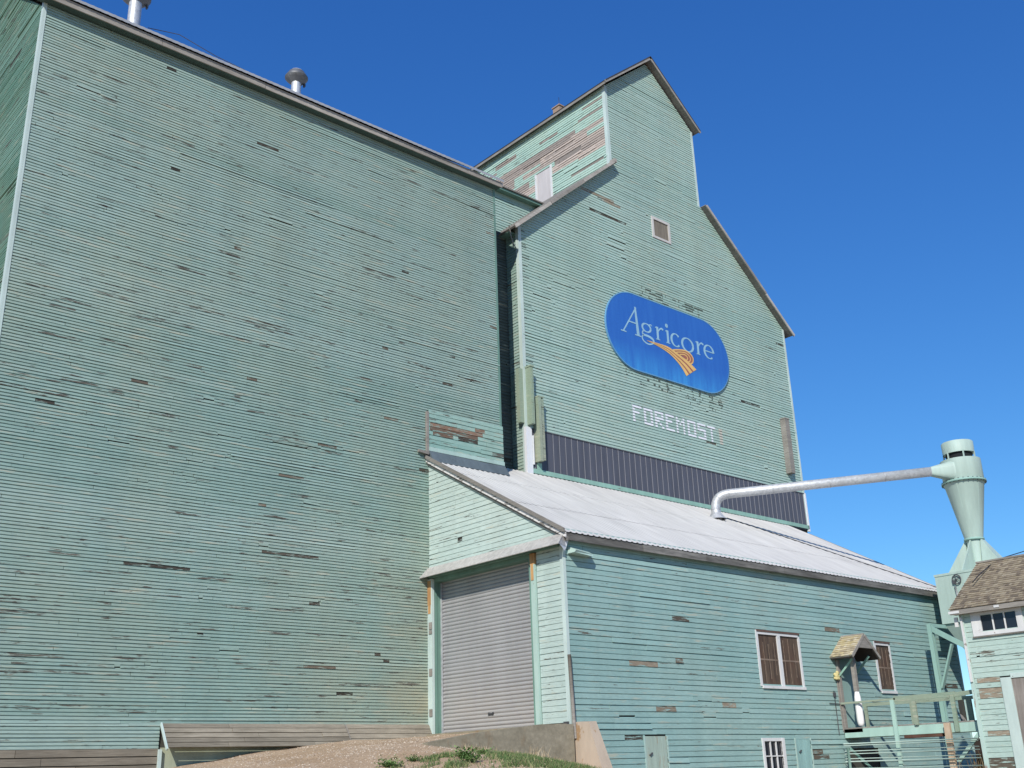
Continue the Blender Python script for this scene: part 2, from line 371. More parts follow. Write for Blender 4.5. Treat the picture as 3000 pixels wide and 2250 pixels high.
# ------------------------------------------------------------------ lap siding
def cut(iv, a, b):
    out = []
    for (p, q) in iv:
        if b <= p or a >= q: out.append((p, q)); continue
        if a > p: out.append((p, a))
        if b < q: out.append((b, q))
    return out
def siding(mb, axis, plane, ulo, uhi, z0, z1, e, t=.02, g=.28, seed=1, openings=(), patches=(), bare=.012,
           blen=(2.2, 5.2), slip=.035, loose=.03):
    """lap boards on a wall. axis 'x': wall faces -Y at y=plane; axis 'y': wall faces -X at x=plane.
    patches: (u0,u1,z0,z1,kind,tone); kind 'bare' or 'miss'."""
    rnd = random.Random(seed)
    if axis == 'x': P = lambda u, z, o: (u, plane - o, z)
    else: P = lambda u, z, o: (plane - o, u, z)
    flo = ulo if callable(ulo) else (lambda z: ulo)
    fhi = uhi if callable(uhi) else (lambda z: uhi)
    n = int(math.ceil((z1 - z0) / e - 1e-6)); rowtint = .5
    for k in range(n):
        za = z0 + k * e; zb = min(za + e, z1 + .001)
        a0, a1, b0, b1 = flo(za), flo(zb), fhi(za), fhi(zb)
        lo, hi = min(a0, a1), max(b0, b1)
        if hi - lo < .05: continue
        zc = (za + zb) / 2
        iv = [(lo, hi)]
        for (u0, u1, q0, q1) in openings:
            if q0 < zc < q1: iv = cut(iv, u0, u1)
        rowtint = min(1, max(0, rowtint + rnd.uniform(-.25, .25)))
        for (p, q) in iv:
            u = p; segs = []
            first = rnd.uniform(.4, blen[1])
            while u < q - 1e-4:
                L = first if u == p else rnd.uniform(*blen)
                v = min(q, u + L)
                if q - v < .3: v = q
                segs.append((u, v)); u = v
            pieces = []
            for (u, v) in segs:
                tint = min(1, max(0, rowtint + rnd.uniform(-.35, .35))); pl = rnd.random() ** 5
                cuts = []
                cl = .25 + 3.2 * max(0, mnoise.noise((u * .22, z0 + k * e * .3, seed)))
                if rnd.random() < bare * (v - u) * .75 * cl:
                    w = rnd.choice((.2, .35, .6, 1., 1.6)) * rnd.uniform(.7, 1.2); s = rnd.uniform(u, max(u, v - w))
                    if rnd.random() < .45: s = v - w          # boards fail at their ends
                    cuts.append((s, min(v, s + w), 'miss' if rnd.random() < .10 else 'bare', rnd.random() ** 1.5 * .7))
                for (u0, u1, q0, q1, kd, tone) in patches:
                    if q0 <= zc < q1 and u0 < v and u1 > u:
                        cuts.append((max(u, u0), min(v, u1), kd, min(1, max(0, tone + rnd.uniform(-.15, .15)))))
                if rnd.random() < slip * (v - u) * cl:
                    w = rnd.choice((.12, .25, .5, .9)) * rnd.uniform(.6, 1.3); s = rnd.uniform(u, max(u, v - w)); cuts.append((s, min(v, s + w), 'slip', rnd.uniform(.12, .42)))
                cuts.sort(); cur = u
                for (s, w, kd, tone) in cuts:
                    s = max(s, cur); w = max(w, s)
                    if s - cur > .01: pieces.append((cur, s, '', tint, pl, 0))
                    if w - s > .01: pieces.append((s, w, kd, tint, pl, tone))
                    cur = max(cur, w)
                if v - cur > .01: pieces.append((cur, v, '', tint, pl, 0))
            for (u, v, kd, tint, pl, tone) in pieces:
                uu0 = u if u > lo + 1e-4 else None; vv0 = v if v < hi - 1e-4 else None
                ub, ut = (u, u) if uu0 is not None else (a0, a1)
                vb, vt = (v, v) if vv0 is not None else (b0, b1)
                if u <= lo + 1e-4 and abs(p - lo) > 1e-4: ub = ut = u
                gap = rnd.choice((.002, .004, .012))
                if vv0 is not None: vb -= gap; vt -= gap
                tt = t * rnd.uniform(.75, 1.25); t2 = tt * rnd.uniform(.72, .95)
                dz0 = rnd.uniform(-.04, .04) * e; dz1 = rnd.uniform(-.04, .04) * e
                wv = lambda uu: .016 * mnoise.noise((uu * .22, zc * .16, seed * 3.7)) if z0 + e < zc < z1 - 2 * e else 0
                dz0 += wv(u); dz1 += wv(v)
                if rnd.random() < loose: tt *= 1.7; dz1 -= rnd.uniform(0, .18) * e
                zt = za + (1 - g) * e
                if kd == 'miss':
                    c = (tint, pl, 1, tone * .6)
                    mb.face([P(ub, za, .001), P(vb, za, .001), P(vt, zb, .001), P(ut, zb, .001)], c); continue
                c = (tint, pl, 1 if kd == 'bare' else 0, tone)
                if kd == 'slip': dz0 += tone * e * rnd.uniform(.6, 1.); dz1 += tone * e * rnd.uniform(.6, 1.); tt *= .8
                fl = (zt - za) / (zb - za)
                um = ub + (ut - ub) * fl; vm = vb + (vt - vb) * fl
                zl = zt + .25 * g * e
                A = [P(ub, za + dz0, 0), P(vb, za + dz1, 0), P(ub, za + dz0, tt), P(vb, za + dz1, tt),
                     P(um, zt + dz0, t2), P(vm, zt + dz1, t2), P(ut, zb + dz0, 0), P(vt, zb + dz1, 0),
                     P(um, zl + dz0, .0015), P(vm, zl + dz1, .0015)]
                mb.face([A[0], A[1], A[3], A[2]], c)
                mb.face([A[2], A[3], A[5], A[4]], c)
                mb.face([A[4], A[5], A[9], A[8]], c); mb.face([A[8], A[9], A[7], A[6]], c)
                mb.face([A[1], A[7], A[5], A[3]], c)
                mb.face([A[0], A[2], A[4], A[6]], c)

def planks(mb, pts_fn, n, seed, L=(1.5, 4), u0=0, u1=1, gap=.04, th=.03):
    """n horizontal planks; pts_fn(u, s, o) with s in 0..1 from top to bottom and o the thickness outwards"""
    rnd = random.Random(seed)
    for k in range(n):
        u = u0
        while u < u1 - .01:
            v = min(u1, u + rnd.uniform(*L))
            if u1 - v < .5: v = u1
            s0 = k / n + .0; s1 = (k + 1) / n - gap * .6
            j = rnd.uniform(-.006, .008)
            c = (rnd.random(), 0, 0, 0)
            mb.hexa([pts_fn(u, s1, 0), pts_fn(v - .01, s1, 0), pts_fn(v - .01, s1, th + j), pts_fn(u, s1, th + j),
                     pts_fn(u, s0, 0), pts_fn(v - .01, s0, 0), pts_fn(v - .01, s0, th + j), pts_fn(u, s0, th + j)], c)
            u = v

# ------------------------------------------------------------------ key dimensions
K = .57122; ZR = 8.0087                      # shed roof plane: z = ZR + K*y
XA0, XA1 = -6.56, 9.05                       # annex
YE, XE0, XE1 = 1.03, 11.09, 27.73            # elevator front plane and sides
XC0, XC1 = 16.45, 22.25                      # cupola
ZSH, ZST, ZCE = 18.15, 22.80, 26.75          # shoulder, shoulder top, cupola eave
XPK = (XC0 + XC1) / 2; ZPK = 29.2
XS0, YS, XS1 = 6.09, -5.66, 26.05            # driveway shed

# ================================================================== GROUND
ZC = [(-30, -2.8), (-14, -2.4), (-8, -1.75), (-3, -.98), (-.745, -.64), (.707, -.43), (1.74, -.31), (3.4, -.185), (5.2, -.12), (6.0, -.045), (7, -.045)]
ZW = [(1.7, -.50), (3.1, -.61), (4.2, -.745), (6, -1.0), (6.6, -1.2), (9, -2.45), (12, -2.7)]
def itp(x, T):
    if x <= T[0][0]: return T[0][1]
    for (a, b), (c, d) in zip(T, T[1:]):
        if x <= c: return b + (d - b) * (x - a) / (c - a)
    return T[-1][1]
def gh(x, y):
    if y > -5.72:
        if x > 6.35: return -2.7
        z = itp(x, ZC) - .025 * max(0, -.2 - y) * (1 if x < 4 else max(0, 1 - (x - 4) / 2))
        return z
    d = -5.72 - y
    a = itp(x, ZC) - .1375 if x < 1.55 else itp(x, ZW)
    z = a - .15 * min(d, 6) - .2 * max(0, d - 6)
    return max(z, -2.8)
def gz(x, y):
    z = gh(x, y)
    if -12 < x < 10 and -16 < y < 0:
        z += .035 * (mnoise.noise((x * 1.1, y * 1.1, 0))) + .014 * mnoise.noise((x * 4, y * 4, 3))
    return z
def lin(a, b, s): 
    n = int(round((b - a) / s)); return [a + (b - a) * k / n for k in range(n)]
xs = [-900, -300, -120, -60, -40] + lin(-30, -9, 1) + lin(-9, 6.3, .12) + lin(6.3, 12, .3) + lin(12, 40, 2) + [40, 60, 120, 300, 900]
ys = [-900, -300, -120, -60, -40, -30] + lin(-26, -13, 1) + lin(-13, -5.76, .12) + [-5.73, -5.60] + lin(-5.4, .3, .12) + [.3, 2, 8, 20, 40, 60, 120, 300, 900]
mb = MB(); nx = len(xs)
for y in ys:
    for x in xs: mb.v.append((x, y, gz(x, y)))
for j in range(len(ys) - 1):
    for i in range(nx - 1):
        mb.iface([j * nx + i, j * nx + i + 1, (j + 1) * nx + i + 1, (j + 1) * nx + i], None, True)
tag(build('ground', mb, M['ground']), kind='structure')

def stone(mb, x, y, z, r, rnd):
    c = (min(1, max(0, rnd.gauss(.5, .28))), 0, 0, 0)
    a = rnd.uniform(0, 6.28); sx, sy, sz = r * rnd.uniform(.8, 1.5), r * rnd.uniform(.7, 1.1), r * rnd.uniform(.5, .9)
    P = []
    for (u, v, w) in ((1, 0, 0), (0, 1, 0), (-1, 0, 0), (0, -1, 0), (0, 0, 1)):
        u, v, w = u * sx * rnd.uniform(.8, 1.2), v * sy * rnd.uniform(.8, 1.2), w * sz
        P.append((x + u * math.cos(a) - v * math.sin(a), y + u * math.sin(a) + v * math.cos(a), z + w))
    i = len(mb.v); mb.v += P
    for q in ((0, 1, 4), (1, 2, 4), (2, 3, 4), (3, 0, 4)): mb.iface([i + k for k in q], c)
mb = MB(); rnd = random.Random(3)
for k in range(15000):
    x = rnd.uniform(-4, 6); y = rnd.uniform(-12, -.3)
    if x > 1.6 and -5.95 < y < -5.5: continue
    if x > 1.6 and y > -5.6 and rnd.random() < .6: continue
    if mnoise.noise((x * .6, y * .6, 9)) < -.15 and rnd.random() < .75: continue
    if x < -.6 + rnd.gauss(0, .5) and y > -2.2 and rnd.random() < .8: continue
    r = rnd.choice((.012, .015, .02, .02, .028)) * rnd.uniform(.8, 1.2)
    if rnd.random() < .006: r *= 1.8
    stone(mb, x, y, gz(x, y) - .003, r, rnd)
tag(build('gravel_stones', mb, M['stone']), kind='stuff', label='loose tan gravel scattered over the earth ramp', cat='gravel')

# ---- grass and weeds
def blade(mb, x, y, z, h, w, rnd, lean=.5):
    a = rnd.uniform(0, 6.28); b = rnd.uniform(0, 6.28); l = rnd.uniform(.1, lean) * h
    c = (rnd.random(), 0, 0, 0)
    dx, dy = math.cos(a) * w / 2, math.sin(a) * w / 2
    mx, my = x + math.cos(b) * l * .35, y + math.sin(b) * l * .35
    tx, ty = x + math.cos(b) * l, y + math.sin(b) * l
    zt = z + math.sqrt(max(.02, 1 - (l / h) ** 2)) * h
    i = len(mb.v)
    mb.v += [(x - dx, y - dy, z), (x + dx, y + dy, z), (mx + dx * .8, my + dy * .8, z + (zt - z) * .6), (mx - dx * .8, my - dy * .8, z + (zt - z) * .6), (tx, ty, zt)]
    mb.iface([i, i + 1, i + 2, i + 3], c); mb.iface([i + 3, i + 2, i + 4], c)
GRASS = [(2.5, -7.3, .5, .5, 1500, .10), (3.1, -7.2, .6, .5, 1500, .09), (2.7, -8.0, .8, .6, 2600, .10), (3.3, -7.8, .7, .6, 1200, .09), (2.3, -8.7, .8, .5, 1900, .09), (1.4, -9.0, .6, .4, 900, .08), (1.9, -9.2, .7, .4, 1600, .09), (3.3, -8.5, .7, .4, 1500, .09), (2.6, -8.9, .7, .4, 1500, .09), (1.6, -8.2, .5, .4, 420, .08),
         (.66, -7.3, .35, .22, 420, .08), (1.0, -7.25, .35, .2, 360, .08), (.3, -7.9, .45, .3, 420, .08), (.45, -8.25, .4, .25, 420, .085), (-.5, -7.4, .4, .25, 260, .07), (3.6, -6.7, .5, .3, 350, .06), (4.2, -7.2, .6, .4, 500, .06)]
mb = MB(); rnd = random.Random(11)
for (cx, cy, rx, ry, n, h) in GRASS:
    for k in range(n):
        x, y = rnd.gauss(cx, rx * .5), rnd.gauss(cy, ry * .5)
        if y > -5.9: continue
        if mnoise.noise((x * 3.2, y * 3.2, 1)) < -.18: continue
        blade(mb, x, y, gz(x, y), h * rnd.uniform(.5, 1.4), .014, rnd, .95)
tag(build('grass', mb, M['grass']), kind='stuff', label='low dark green grass on the bank below the concrete wing wall', cat='grass')
mb = MB(); rnd = random.Random(15)
for k in range(700):
    x = rnd.uniform(1.9, 6.0); y = -5.9 - abs(rnd.gauss(0, .22))
    if mnoise.noise((x * 1.6, 0, 4)) < -.05: continue
    blade(mb, x, y, gz(x, y), rnd.uniform(.05, .17), .01, rnd, .9)
tag(build('dry_grass', mb, M['straw']), kind='stuff', label='short dry straw grass along the foot of the concrete wing wall', cat='grass')
def weed(x, y, r, n, label, seed, mat='weed', tall=.6):
    mb = MB(); rnd = random.Random(seed)
    for st in range(n // 6):                                   # stems, each with small leaves along it
        a = rnd.uniform(0, 6.28); L = r * rnd.uniform(.5, 1.15); up = rnd.uniform(.25, tall)
        d = Vector((math.cos(a), math.sin(a), up)).normalized(); p0 = Vector((x + rnd.gauss(0, r * .15), y + rnd.gauss(0, r * .15), gz(x, y) - .01))
        for q in range(9):
            p = p0 + d * L * (q + 1) / 9 - Vector((0, 0, L * .12 * (q / 9) ** 2)); la = rnd.uniform(0, 6.28)
            ld = Vector((math.cos(la), math.sin(la), rnd.uniform(-.1, .9))).normalized(); sd = ld.cross(Vector((rnd.uniform(-.4, .4), rnd.uniform(-.4, .4), 1))).normalized()
            ll = r * rnd.uniform(.14, .30); w = ll * rnd.uniform(.16, .26); c = (rnd.random(), 0, 0, 0)
            i = len(mb.v); mb.v += [tuple(v) for v in (p, p + ld * ll * .5 + sd * w, p + ld * ll, p + ld * ll * .5 - sd * w)]
            mb.iface([i, i + 1, i + 2, i + 3], c)
    o = build('weed_plant', mb, M[mat], loc=(x, y, gz(x, y)))
    return tag(o, label, 'weed', 'broad leaved weeds growing through the gravel')
weed(.31, -7.13, .22, 200, 'small bright green weed alone in the gravel, left of the grass', 1, tall=.9)
weed(1.12, -7.72, .30, 420, 'largest leafy bright green weed in front of the concrete wing wall tip', 2, tall=1.5)
weed(.88, -8.15, .26, 300, 'dark leafy weed just below the largest weed', 3, tall=1.1)
weed(-.38, -7.25, .28, 300, 'leafy weed at the bottom left end of the weeds', 4, tall=1.2)
weed(2.15, -7.05, .24, 260, 'weed at the upper edge of the dark grass patch', 5, tall=1.1)
mb = MB(); rnd = random.Random(5)
for k in range(46):
    x, y = rnd.gauss(4.0, .14), rnd.gauss(-6.75, .08)
    z = gz(x, y); h = rnd.uniform(.12, .36); b = rnd.uniform(0, 6.28); l = rnd.uniform(.05, .7) * h
    mb.tube([(x, y, z - .02), (x + math.cos(b) * l * .4, y + math.sin(b) * l * .4, z + h * .6), (x + math.cos(b) * l, y + math.sin(b) * l, z + h)], [.006, .005, .002], 4, c=(rnd.random(), 0, 0, 0))
tag(build('dry_weed', mb, M['straw'], loc=(4.0, -6.75, gz(4.0, -6.75))), 'dry branching straw coloured weed against the concrete wing wall', 'weed')
mb = MB(); rnd = random.Random(6)
for k in range(90):
    x, y = rnd.gauss(18.25, .38), rnd.gauss(-9.75, .22)
    z = -2.72; h = rnd.uniform(1.2, 1.85); b = rnd.uniform(0, 6.28); l = rnd.uniform(.02, .22) * h
    mb.tube([(x, y, z), (x + math.cos(b) * l * .4, y + math.sin(b) * l * .4, z + h * .6), (x + math.cos(b) * l, y + math.sin(b) * l, z + h)], [.009, .008, .004], 4, c=(rnd.random() * .7, 0, 0, 0))
tag(build('dry_weed', mb, M['straw'], loc=(18.25, -9.75, -2.72)), 'tall clump of orange brown dry stalks below the catwalk by the office corner', 'weed')

# ================================================================== ANNEX (left building)
annex = thing('storage_annex', 'tall windowless mint green wooden grain storage annex with narrow lap siding at the left', 'building', (1.2, 6, -2.0))
D_AN = 12.0; ZE = 18.55
mb = MB()
mb.box(XA0 + .03, XA1 - .03, .03, D_AN, -2.6, 18.4)
mb.prism([(.03, 18.4), (6, 23.05), (D_AN, 18.4)], lambda p, d: (d, p[0], p[1]), XA0 + .03, XA1 - .03)
build('core_wall', mb, M['core'], annex)
ps = [(-5.2, -4.55, 15.75, 15.83, 'bare', .15), (-2.6, -1.9, 14.7, 14.8, 'bare', .1)]
def zanx(z): return XA0
mb = MB()
siding(mb, 'x', 0, XA0 + .05, XA1, .23, 18.6, .0826, .025, .34, 21, openings=[(5.95, 9.2, 8.2, 9.45)], bare=.016, slip=.028)
siding(mb, 'x', 0, XA0 + .05, -1.84, -.32 + .003, .225, .0826, .025, .34, 22, bare=.02)
build('front_siding', mb, M['annex'], annex)
mb = MB()
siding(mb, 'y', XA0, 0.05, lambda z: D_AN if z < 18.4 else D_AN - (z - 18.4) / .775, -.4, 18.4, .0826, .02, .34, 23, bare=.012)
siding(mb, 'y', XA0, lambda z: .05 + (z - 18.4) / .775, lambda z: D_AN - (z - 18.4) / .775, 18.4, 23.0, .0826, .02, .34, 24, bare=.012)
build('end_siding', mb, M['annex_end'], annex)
mb = MB()
mb.box(XA0 - .035, XA0 + .01, -.035, .12, -.5, 18.55); mb.box(XA0 + .012, XA0 + .06, -.037, -.001, -.5, 18.5)
build('corner_board', mb, M['trim_light'], annex, )
mb = MB(); mb.box(XA1 - .07, XA1 + .012, -.033, -.001, 8.3, 18.5); mb.box(XA1 - .02, XA1 + .02, -.001, .6, 8.3, 18.5)
build('corner_board', mb, M['jamb'], annex)
# right side wall (seen in shade through the gap)
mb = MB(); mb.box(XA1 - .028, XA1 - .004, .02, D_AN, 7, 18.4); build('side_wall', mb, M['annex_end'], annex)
# eave: fascia + metal roof
mb = MB(); rnd = random.Random(4); x = XA0 - .26
while x < XA1 + .14:
    v = min(XA1 + .14, x + rnd.uniform(3, 4.6)); j = rnd.uniform(-.006, .006)
    mb.hexa([(x, -.30 + j, 18.46), (v - .01, -.30 + j, 18.46), (v - .01, -.27, 18.46), (x, -.27, 18.46),
             (x, -.32 + j, 18.63), (v - .01, -.32 + j, 18.63), (v - .01, -.27, 18.63), (x, -.27, 18.63)], (rnd.random(), 0, 0, 0)); x = v
build('fascia', mb, M['fascia'], annex)
mb = MB(); mb.box(XA0 - .2, XA1 + .1, -.268, -.0, 18.465, 18.49); build('soffit', mb, painted('soffit_shade_tone', (.06, .10, .09), .8, .15), annex)  # soffit colour darkened to carry the eave shade
def corr_strip(mb, x0, x1, per, amp, prof, c=None, seg=8):
    """corrugated sheet: prof list of (y,z); waves along x lift the sheet along its normal"""
    n = int((x1 - x0) / per * seg); rows = []
    for (y, z) in prof:
        row = []
        for i in range(n + 1):
            x = x0 + (x1 - x0) * i / n
            row.append(mb.vert((x, y, z + amp * max(0, math.cos(2 * PI * i / seg)))))
        rows.append(row)
    for a, b in zip(rows, rows[1:]):
        for i in range(n): mb.iface([a[i], a[i + 1], b[i + 1], b[i]], c)
mb = MB()
corr_strip(mb, XA0 - .28, XA1 + .16, .2, .008, [(-.385, 18.64), (-.375, 18.735), (6, 23.5), (12.4, 18.73)])
mb.prism([(-.33, 18.635), (6, 23.4), (12.3, 18.6), (12, 18.4), (6, 23.1), (-.30, 18.46)], lambda p, d: (d, p[0], p[1]), XA0 - .26, XA0 - .22)
mb.prism([(-.33, 18.635), (6, 23.4), (12.3, 18.6), (12, 18.4), (6, 23.1), (-.30, 18.46)], lambda p, d: (d, p[0], p[1]), XA1 + .10, XA1 + .14)
build('roof', mb, M['roof_edge'], annex)
# skirting
mb = MB(); planks(mb, lambda u, s, o: (u, -.02 - o, -.325 - s * .9), 5, 31, u0=XA0, u1=-1.84, th=.03)
build('lower_skirting', mb, M['skirt_wood'], annex)
mb = MB()
planks(mb, lambda u, s, o: (u, -.03 - s * .40 - o * .8, .225 - s * .555 + o * .5), 5, 32, u0=-1.80, u1=3.22, th=.03)
planks(mb, lambda u, s, o: (u, -.03 - s * .30 - o * .8, .225 - s * .50 + o * .5), 4, 33, u0=3.27, u1=6.02, th=.03)
build('flared_skirting', mb, M['skirt_wood'], annex)
mb = MB()
mb.beam((-1.82, -.02, .24), (-1.82, -.46, -.36), .035, .07); mb.box(-1.86, -1.78, -.10, -.01, -1.2, -.34)
build('skirting_end_board', mb, M['trim_light'], annex)
mb = MB(); mb.beam((3.245, -.05, .22), (3.245, -.42, -.31), .03, .05); build('skirting_joint_batten', mb, M['fascia'], annex)
mb = MB(); mb.box(-1.78, 6.05, -.012, .02, -1.4, -.3); build('foundation_board', mb, painted('pale_green_board', (.34, .37, .27), .8, .15), annex)
# replaced boards above the shed roof, with flashing
mb = MB()
mb.box(5.96, 9.06, -.045, -.003, 8.21, 9.46)
build('patch_backing', mb, M['jamb'], annex)
mb = MB()
siding(mb, 'x', -.05, 6.04, 9.07, 8.36, 9.46, .137, .022, .14, 41, bare=.03,
       patches=[(6.1, 8.2, 9.02, 9.12, 'bare', .75), (6.1, 8.0, 8.9, 8.98, 'bare', .5), (7.2, 8.0, 8.74, 8.9, 'bare', .15), (6.2, 7.0, 8.74, 8.85, 'bare', .5), (7.2, 8.1, 8.5, 8.6, 'bare', .6), (7.9, 8.3, 9.16, 9.3, 'bare', .7)], blen=(1.2, 3))
build('patched_boards', mb, M['patch'], annex)
mb = MB(); mb.box(5.95, 6.035, -.085, -.005, 8.1, 9.50); build('patch_corner_trim', mb, M['fascia'], annex)
mb = MB(); mb.box(6.04, 9.09, -.09, -.046, 8.24, 8.365); build('patch_sill', mb, M['trim'], annex)
mb = MB()
for k, x in enumerate((6.04, 7.0, 8.05)): mb.hexa([(x, -.30 - .01 * k, 7.86 - .004 * k), (x + 1.06, -.30 - .01 * k, 7.86), (x + 1.06, -.02, 8.03), (x, -.02, 8.03), (x, -.085, 8.24 - .012 * k), (x + 1.06, -.085, 8.23), (x + 1.06, -.02, 8.24), (x, -.02, 8.24)])
build('dark_flashing', mb, painted('dark_flashing_metal', (.13, .16, .17), .5, .2, .2), annex)
mb = MB(); mb.beam((5.62, -.10, 8.17), (6.0, -.10, 8.13), .09, .08); build('rake_stub', mb, M['grey_wood'], annex)
# roof vents
def roof_vent(x, y, zb, zc, r, rc, hc, label):
    v = MB(); v.lathe(x, y, [(r, zb), (r, zc + .1)], 28)
    p = build('roof_vent', v, M['galv'], annex); p['label'] = label
    c = MB(); c.lathe(x, y, [(r * 1.03, zc - .06), (r * 1.15, zc - .04), (rc * .80, zc + .05), (rc * 1., zc + .14), (rc * 1., zc + .17), (rc * .72, zc + .34), (rc * .7, zc + .36), (.01, zc + .37)], 32)
    c.box(x + rc * .75, x + rc * .86, y - .05, y + .05, zc - .06, zc + .05)
    q = build('vent_cap', c, M['cap_metal'], p); 
    w = MB(); w.lathe(x, y, [(rc * .70, zc + .362), (rc * .55, zc + .42), (rc * .3, zc + .46), (.001, zc + .47)], 32); build('cap_dome', w, M['galv'], p)
roof_vent(-3.5, 2.0, 19.3, 21.4, .19, .44, .5, 'tall galvanised vent cut by the top edge')
roof_vent(2.1, 2.0, 19.3, 21.02, .16, .385, .46, 'shorter vent with its whole mushroom cap in view')
mb = MB(); mb.tube([(-3.2, 1.6, 20.35), (-2.5, .9, 20.02), (-1.6, .2, 19.25), (-.8, -.1, 18.95)], .012, 5); build('guy_wire', mb, M['cable'], annex)

# ================================================================== LINK BETWEEN ANNEX AND ELEVATOR
link = thing('link_building', 'narrow shaded mint green link wall between the annex roof end and the elevator', 'building', (11, 4, -2.6))
mb = MB(); mb.box(XA1 + .02, XE0 - .02, 3.04, 9, -2.6, 20.8); mb.box(XE0 - .02, 16.2, 3.04, 9, 18.6, 20.8); build('core_wall', mb, M['core'], link)
mb = MB(); siding(mb, 'x', 3.0, XA1 + .02, 16.2, 17.2, 20.75, .1168, .02, .32, 51, bare=.03)
siding(mb, 'x', 3.0, XA1 + .02, XE0 - .02, 7, 17.2, .1168, .02, .32, 52, bare=.01); build('front_siding', mb, M['tower'], link)
mb = MB(); siding(mb, 'x', 1.72, XA1 + .02, XE0 - .03, 7, 18.0, .1168, .022, .3, 53, bare=.02); build('gap_shade_boards', mb, M['gap'], link)  # infill boards added near-black to paint the deep shade between the buildings
mb = MB(); mb.box(XA1 - .2, 16.3, 2.72, 3.0, 20.74, 20.84); build('fascia', mb, M['jamb'], link)
mb = MB(); mb.hexa([(XA1 - .2, 2.66, 20.842), (16.3, 2.66, 20.842), (16.3, 9, 22.4), (XA1 - .2, 9, 22.4), (XA1 - .2, 2.66, 20.90), (16.3, 2.66, 20.90), (16.3, 9, 22.5), (XA1 - .2, 9, 22.5)]); build('roof', mb, M['grey_wood'], link)

# ================================================================== GRAIN ELEVATOR
elev = thing('grain_elevator', 'mint green wooden grain elevator with stepped gable and peeling cupola above the white roof', 'building', (19.4, 7, -2.6))
D_EL = 13.0
sl = (ZST - ZSH) / (XC0 - XE0)
def elo(z): return XE0 if z <= ZSH else (XE0 + (z - ZSH) / sl if z < ZST else (XC0 if z <= ZCE else XC0 + (z - ZCE) * (XPK - XC0) / (ZPK - ZCE)))
def ehi(z): return XE0 + XE1 - elo(z) if z < ZST else (XC1 if z <= ZCE else XC1 - (z - ZCE) * (XC1 - XPK) / (ZPK - ZCE))
mb = MB()
mb.prism([(XE0 + .03, -2.6), (XE1 - .03, -2.6), (XE1 - .03, ZSH), (XC1 - .03, ZST - .1), (XC1 - .03, ZCE), (XPK, ZPK - .05), (XC0 + .03, ZCE), (XC0 + .03, ZST - .1), (XE0 + .03, ZSH)], lambda p, d: (p[0], d, p[1]), YE + .03, D_EL)
build('core_wall', mb, M['core'], elev)
E_E = .1168
mb = MB()
Z0E = 10.2355
siding(mb, 'x', YE, elo, ehi, Z0E, ZPK - .05, E_E, .028, .27, 61, openings=[(18.83, 19.95, 20.19, 21.15)], bare=.006,
       patches=[(14.6, 16.5, 20.95, 21.07, 'bare', .8), (15.6, 16.9, 20.84, 20.95, 'bare', .95), (15.0, 17.2, 20.15, 20.25, 'miss', .1), (23.8, 25.2, 13.78, 13.88, 'miss', .0), (27.0, 27.65, 17.23, 17.35, 'miss', .0)])
build('front_siding', mb, M['tower'], elev)
mb = MB()
siding(mb, 'y', XE0, YE + .04, D_EL, 7.5, ZSH - .05, E_E, .022, .2, 62, bare=.02)
build('side_siding', mb, M['annex'], elev)
# cupola's peeling left wall
mb = MB()
siding(mb, 'y', XC0, YE + .05, 11, 22.7, ZCE + .02, .1168, .028, .2, 63, bare=.008, loose=.12, blen=(1.5, 4.5), openings=[(4.48, 5.56, 22.7, 24.42)],
       patches=[(1.05, 3.2, 25.17, 25.31, 'bare', .75), (1.05, 2.9, 25.03, 25.17, 'bare', .8), (2.9, 8.4, 24.96, 25.45, 'bare', .33), (4.7, 8.6, 25.3, 25.46, 'bare', .3),
                (2.2, 5.2, 24.75, 25.17, 'bare', .8), (1.05, 6.4, 24.6, 24.75, 'bare', .72), (1.05, 2.6, 24.2, 24.6, 'bare', .5), (1.9, 4.3, 24.3, 24.6, 'miss', .0), (2.6, 4.45, 24.0, 24.32, 'bare', .85), (1.05, 2.8, 23.9, 24.2, 'bare', .8),
                (6.8, 8.3, 26.0, 26.15, 'bare', .22), (4.0, 5.2, 25.88, 26.02, 'bare', .2), (8.2, 9.2, 25.7, 25.9, 'bare', .25), (7.0, 8.7, 24.5, 24.96, 'bare', .3), (5.6, 7.2, 23.6, 24.0, 'bare', .8), (6.0, 7.6, 23.95, 24.35, 'bare', .28), (6.8, 8.6, 23.2, 23.6, 'bare', .25), (1.1, 2.4, 26.15, 26.3, 'bare', .1), (1.2, 2.7, 25.73, 25.87, 'bare', .05), (1.3, 3.3, 23.28, 23.42, 'miss', .0)])
build('cupola_side_siding', mb, M['tower_side'], elev)
mb = MB(); mb.box(XC0 - .02, XC0 + .02, 4.56, 5.48, 22.6, 24.42); hd = build('loft_hatch', mb, painted('whitish_grey_board', (.50, .47, .46), .8, .12, streak=(3, 3, .6)), elev)
mb = MB()
for y in (4.52, 5.52): mb.box(XC0 - .06, XC0 - .002, y - .055, y + .055, 22.6, 24.5 if y < 5 else 24.42)
build_split('hatch_frame', mb, M['white_trim'], hd)
# corner boards
for (xx, z0, z1) in ((XC0, 22.75, ZCE), (XE0, 8.5, ZSH)):
    mb = MB(); mb.box(xx - .045, xx + .10, YE - .04, YE - .002, z0, z1); mb.box(xx - .04, xx - .004, YE - .002, YE + .13, z0, z1)
    build('corner_board', mb, M['trim_light'], elev)
for (xx, z0, z1) in ((XC1, ZST, ZCE), (XE1, 8.5, ZSH)):
    mb = MB(); mb.box(xx - .09, xx + .03, YE - .04, YE - .002, z0, z1); build('corner_board', mb, M['trim_light'], elev)
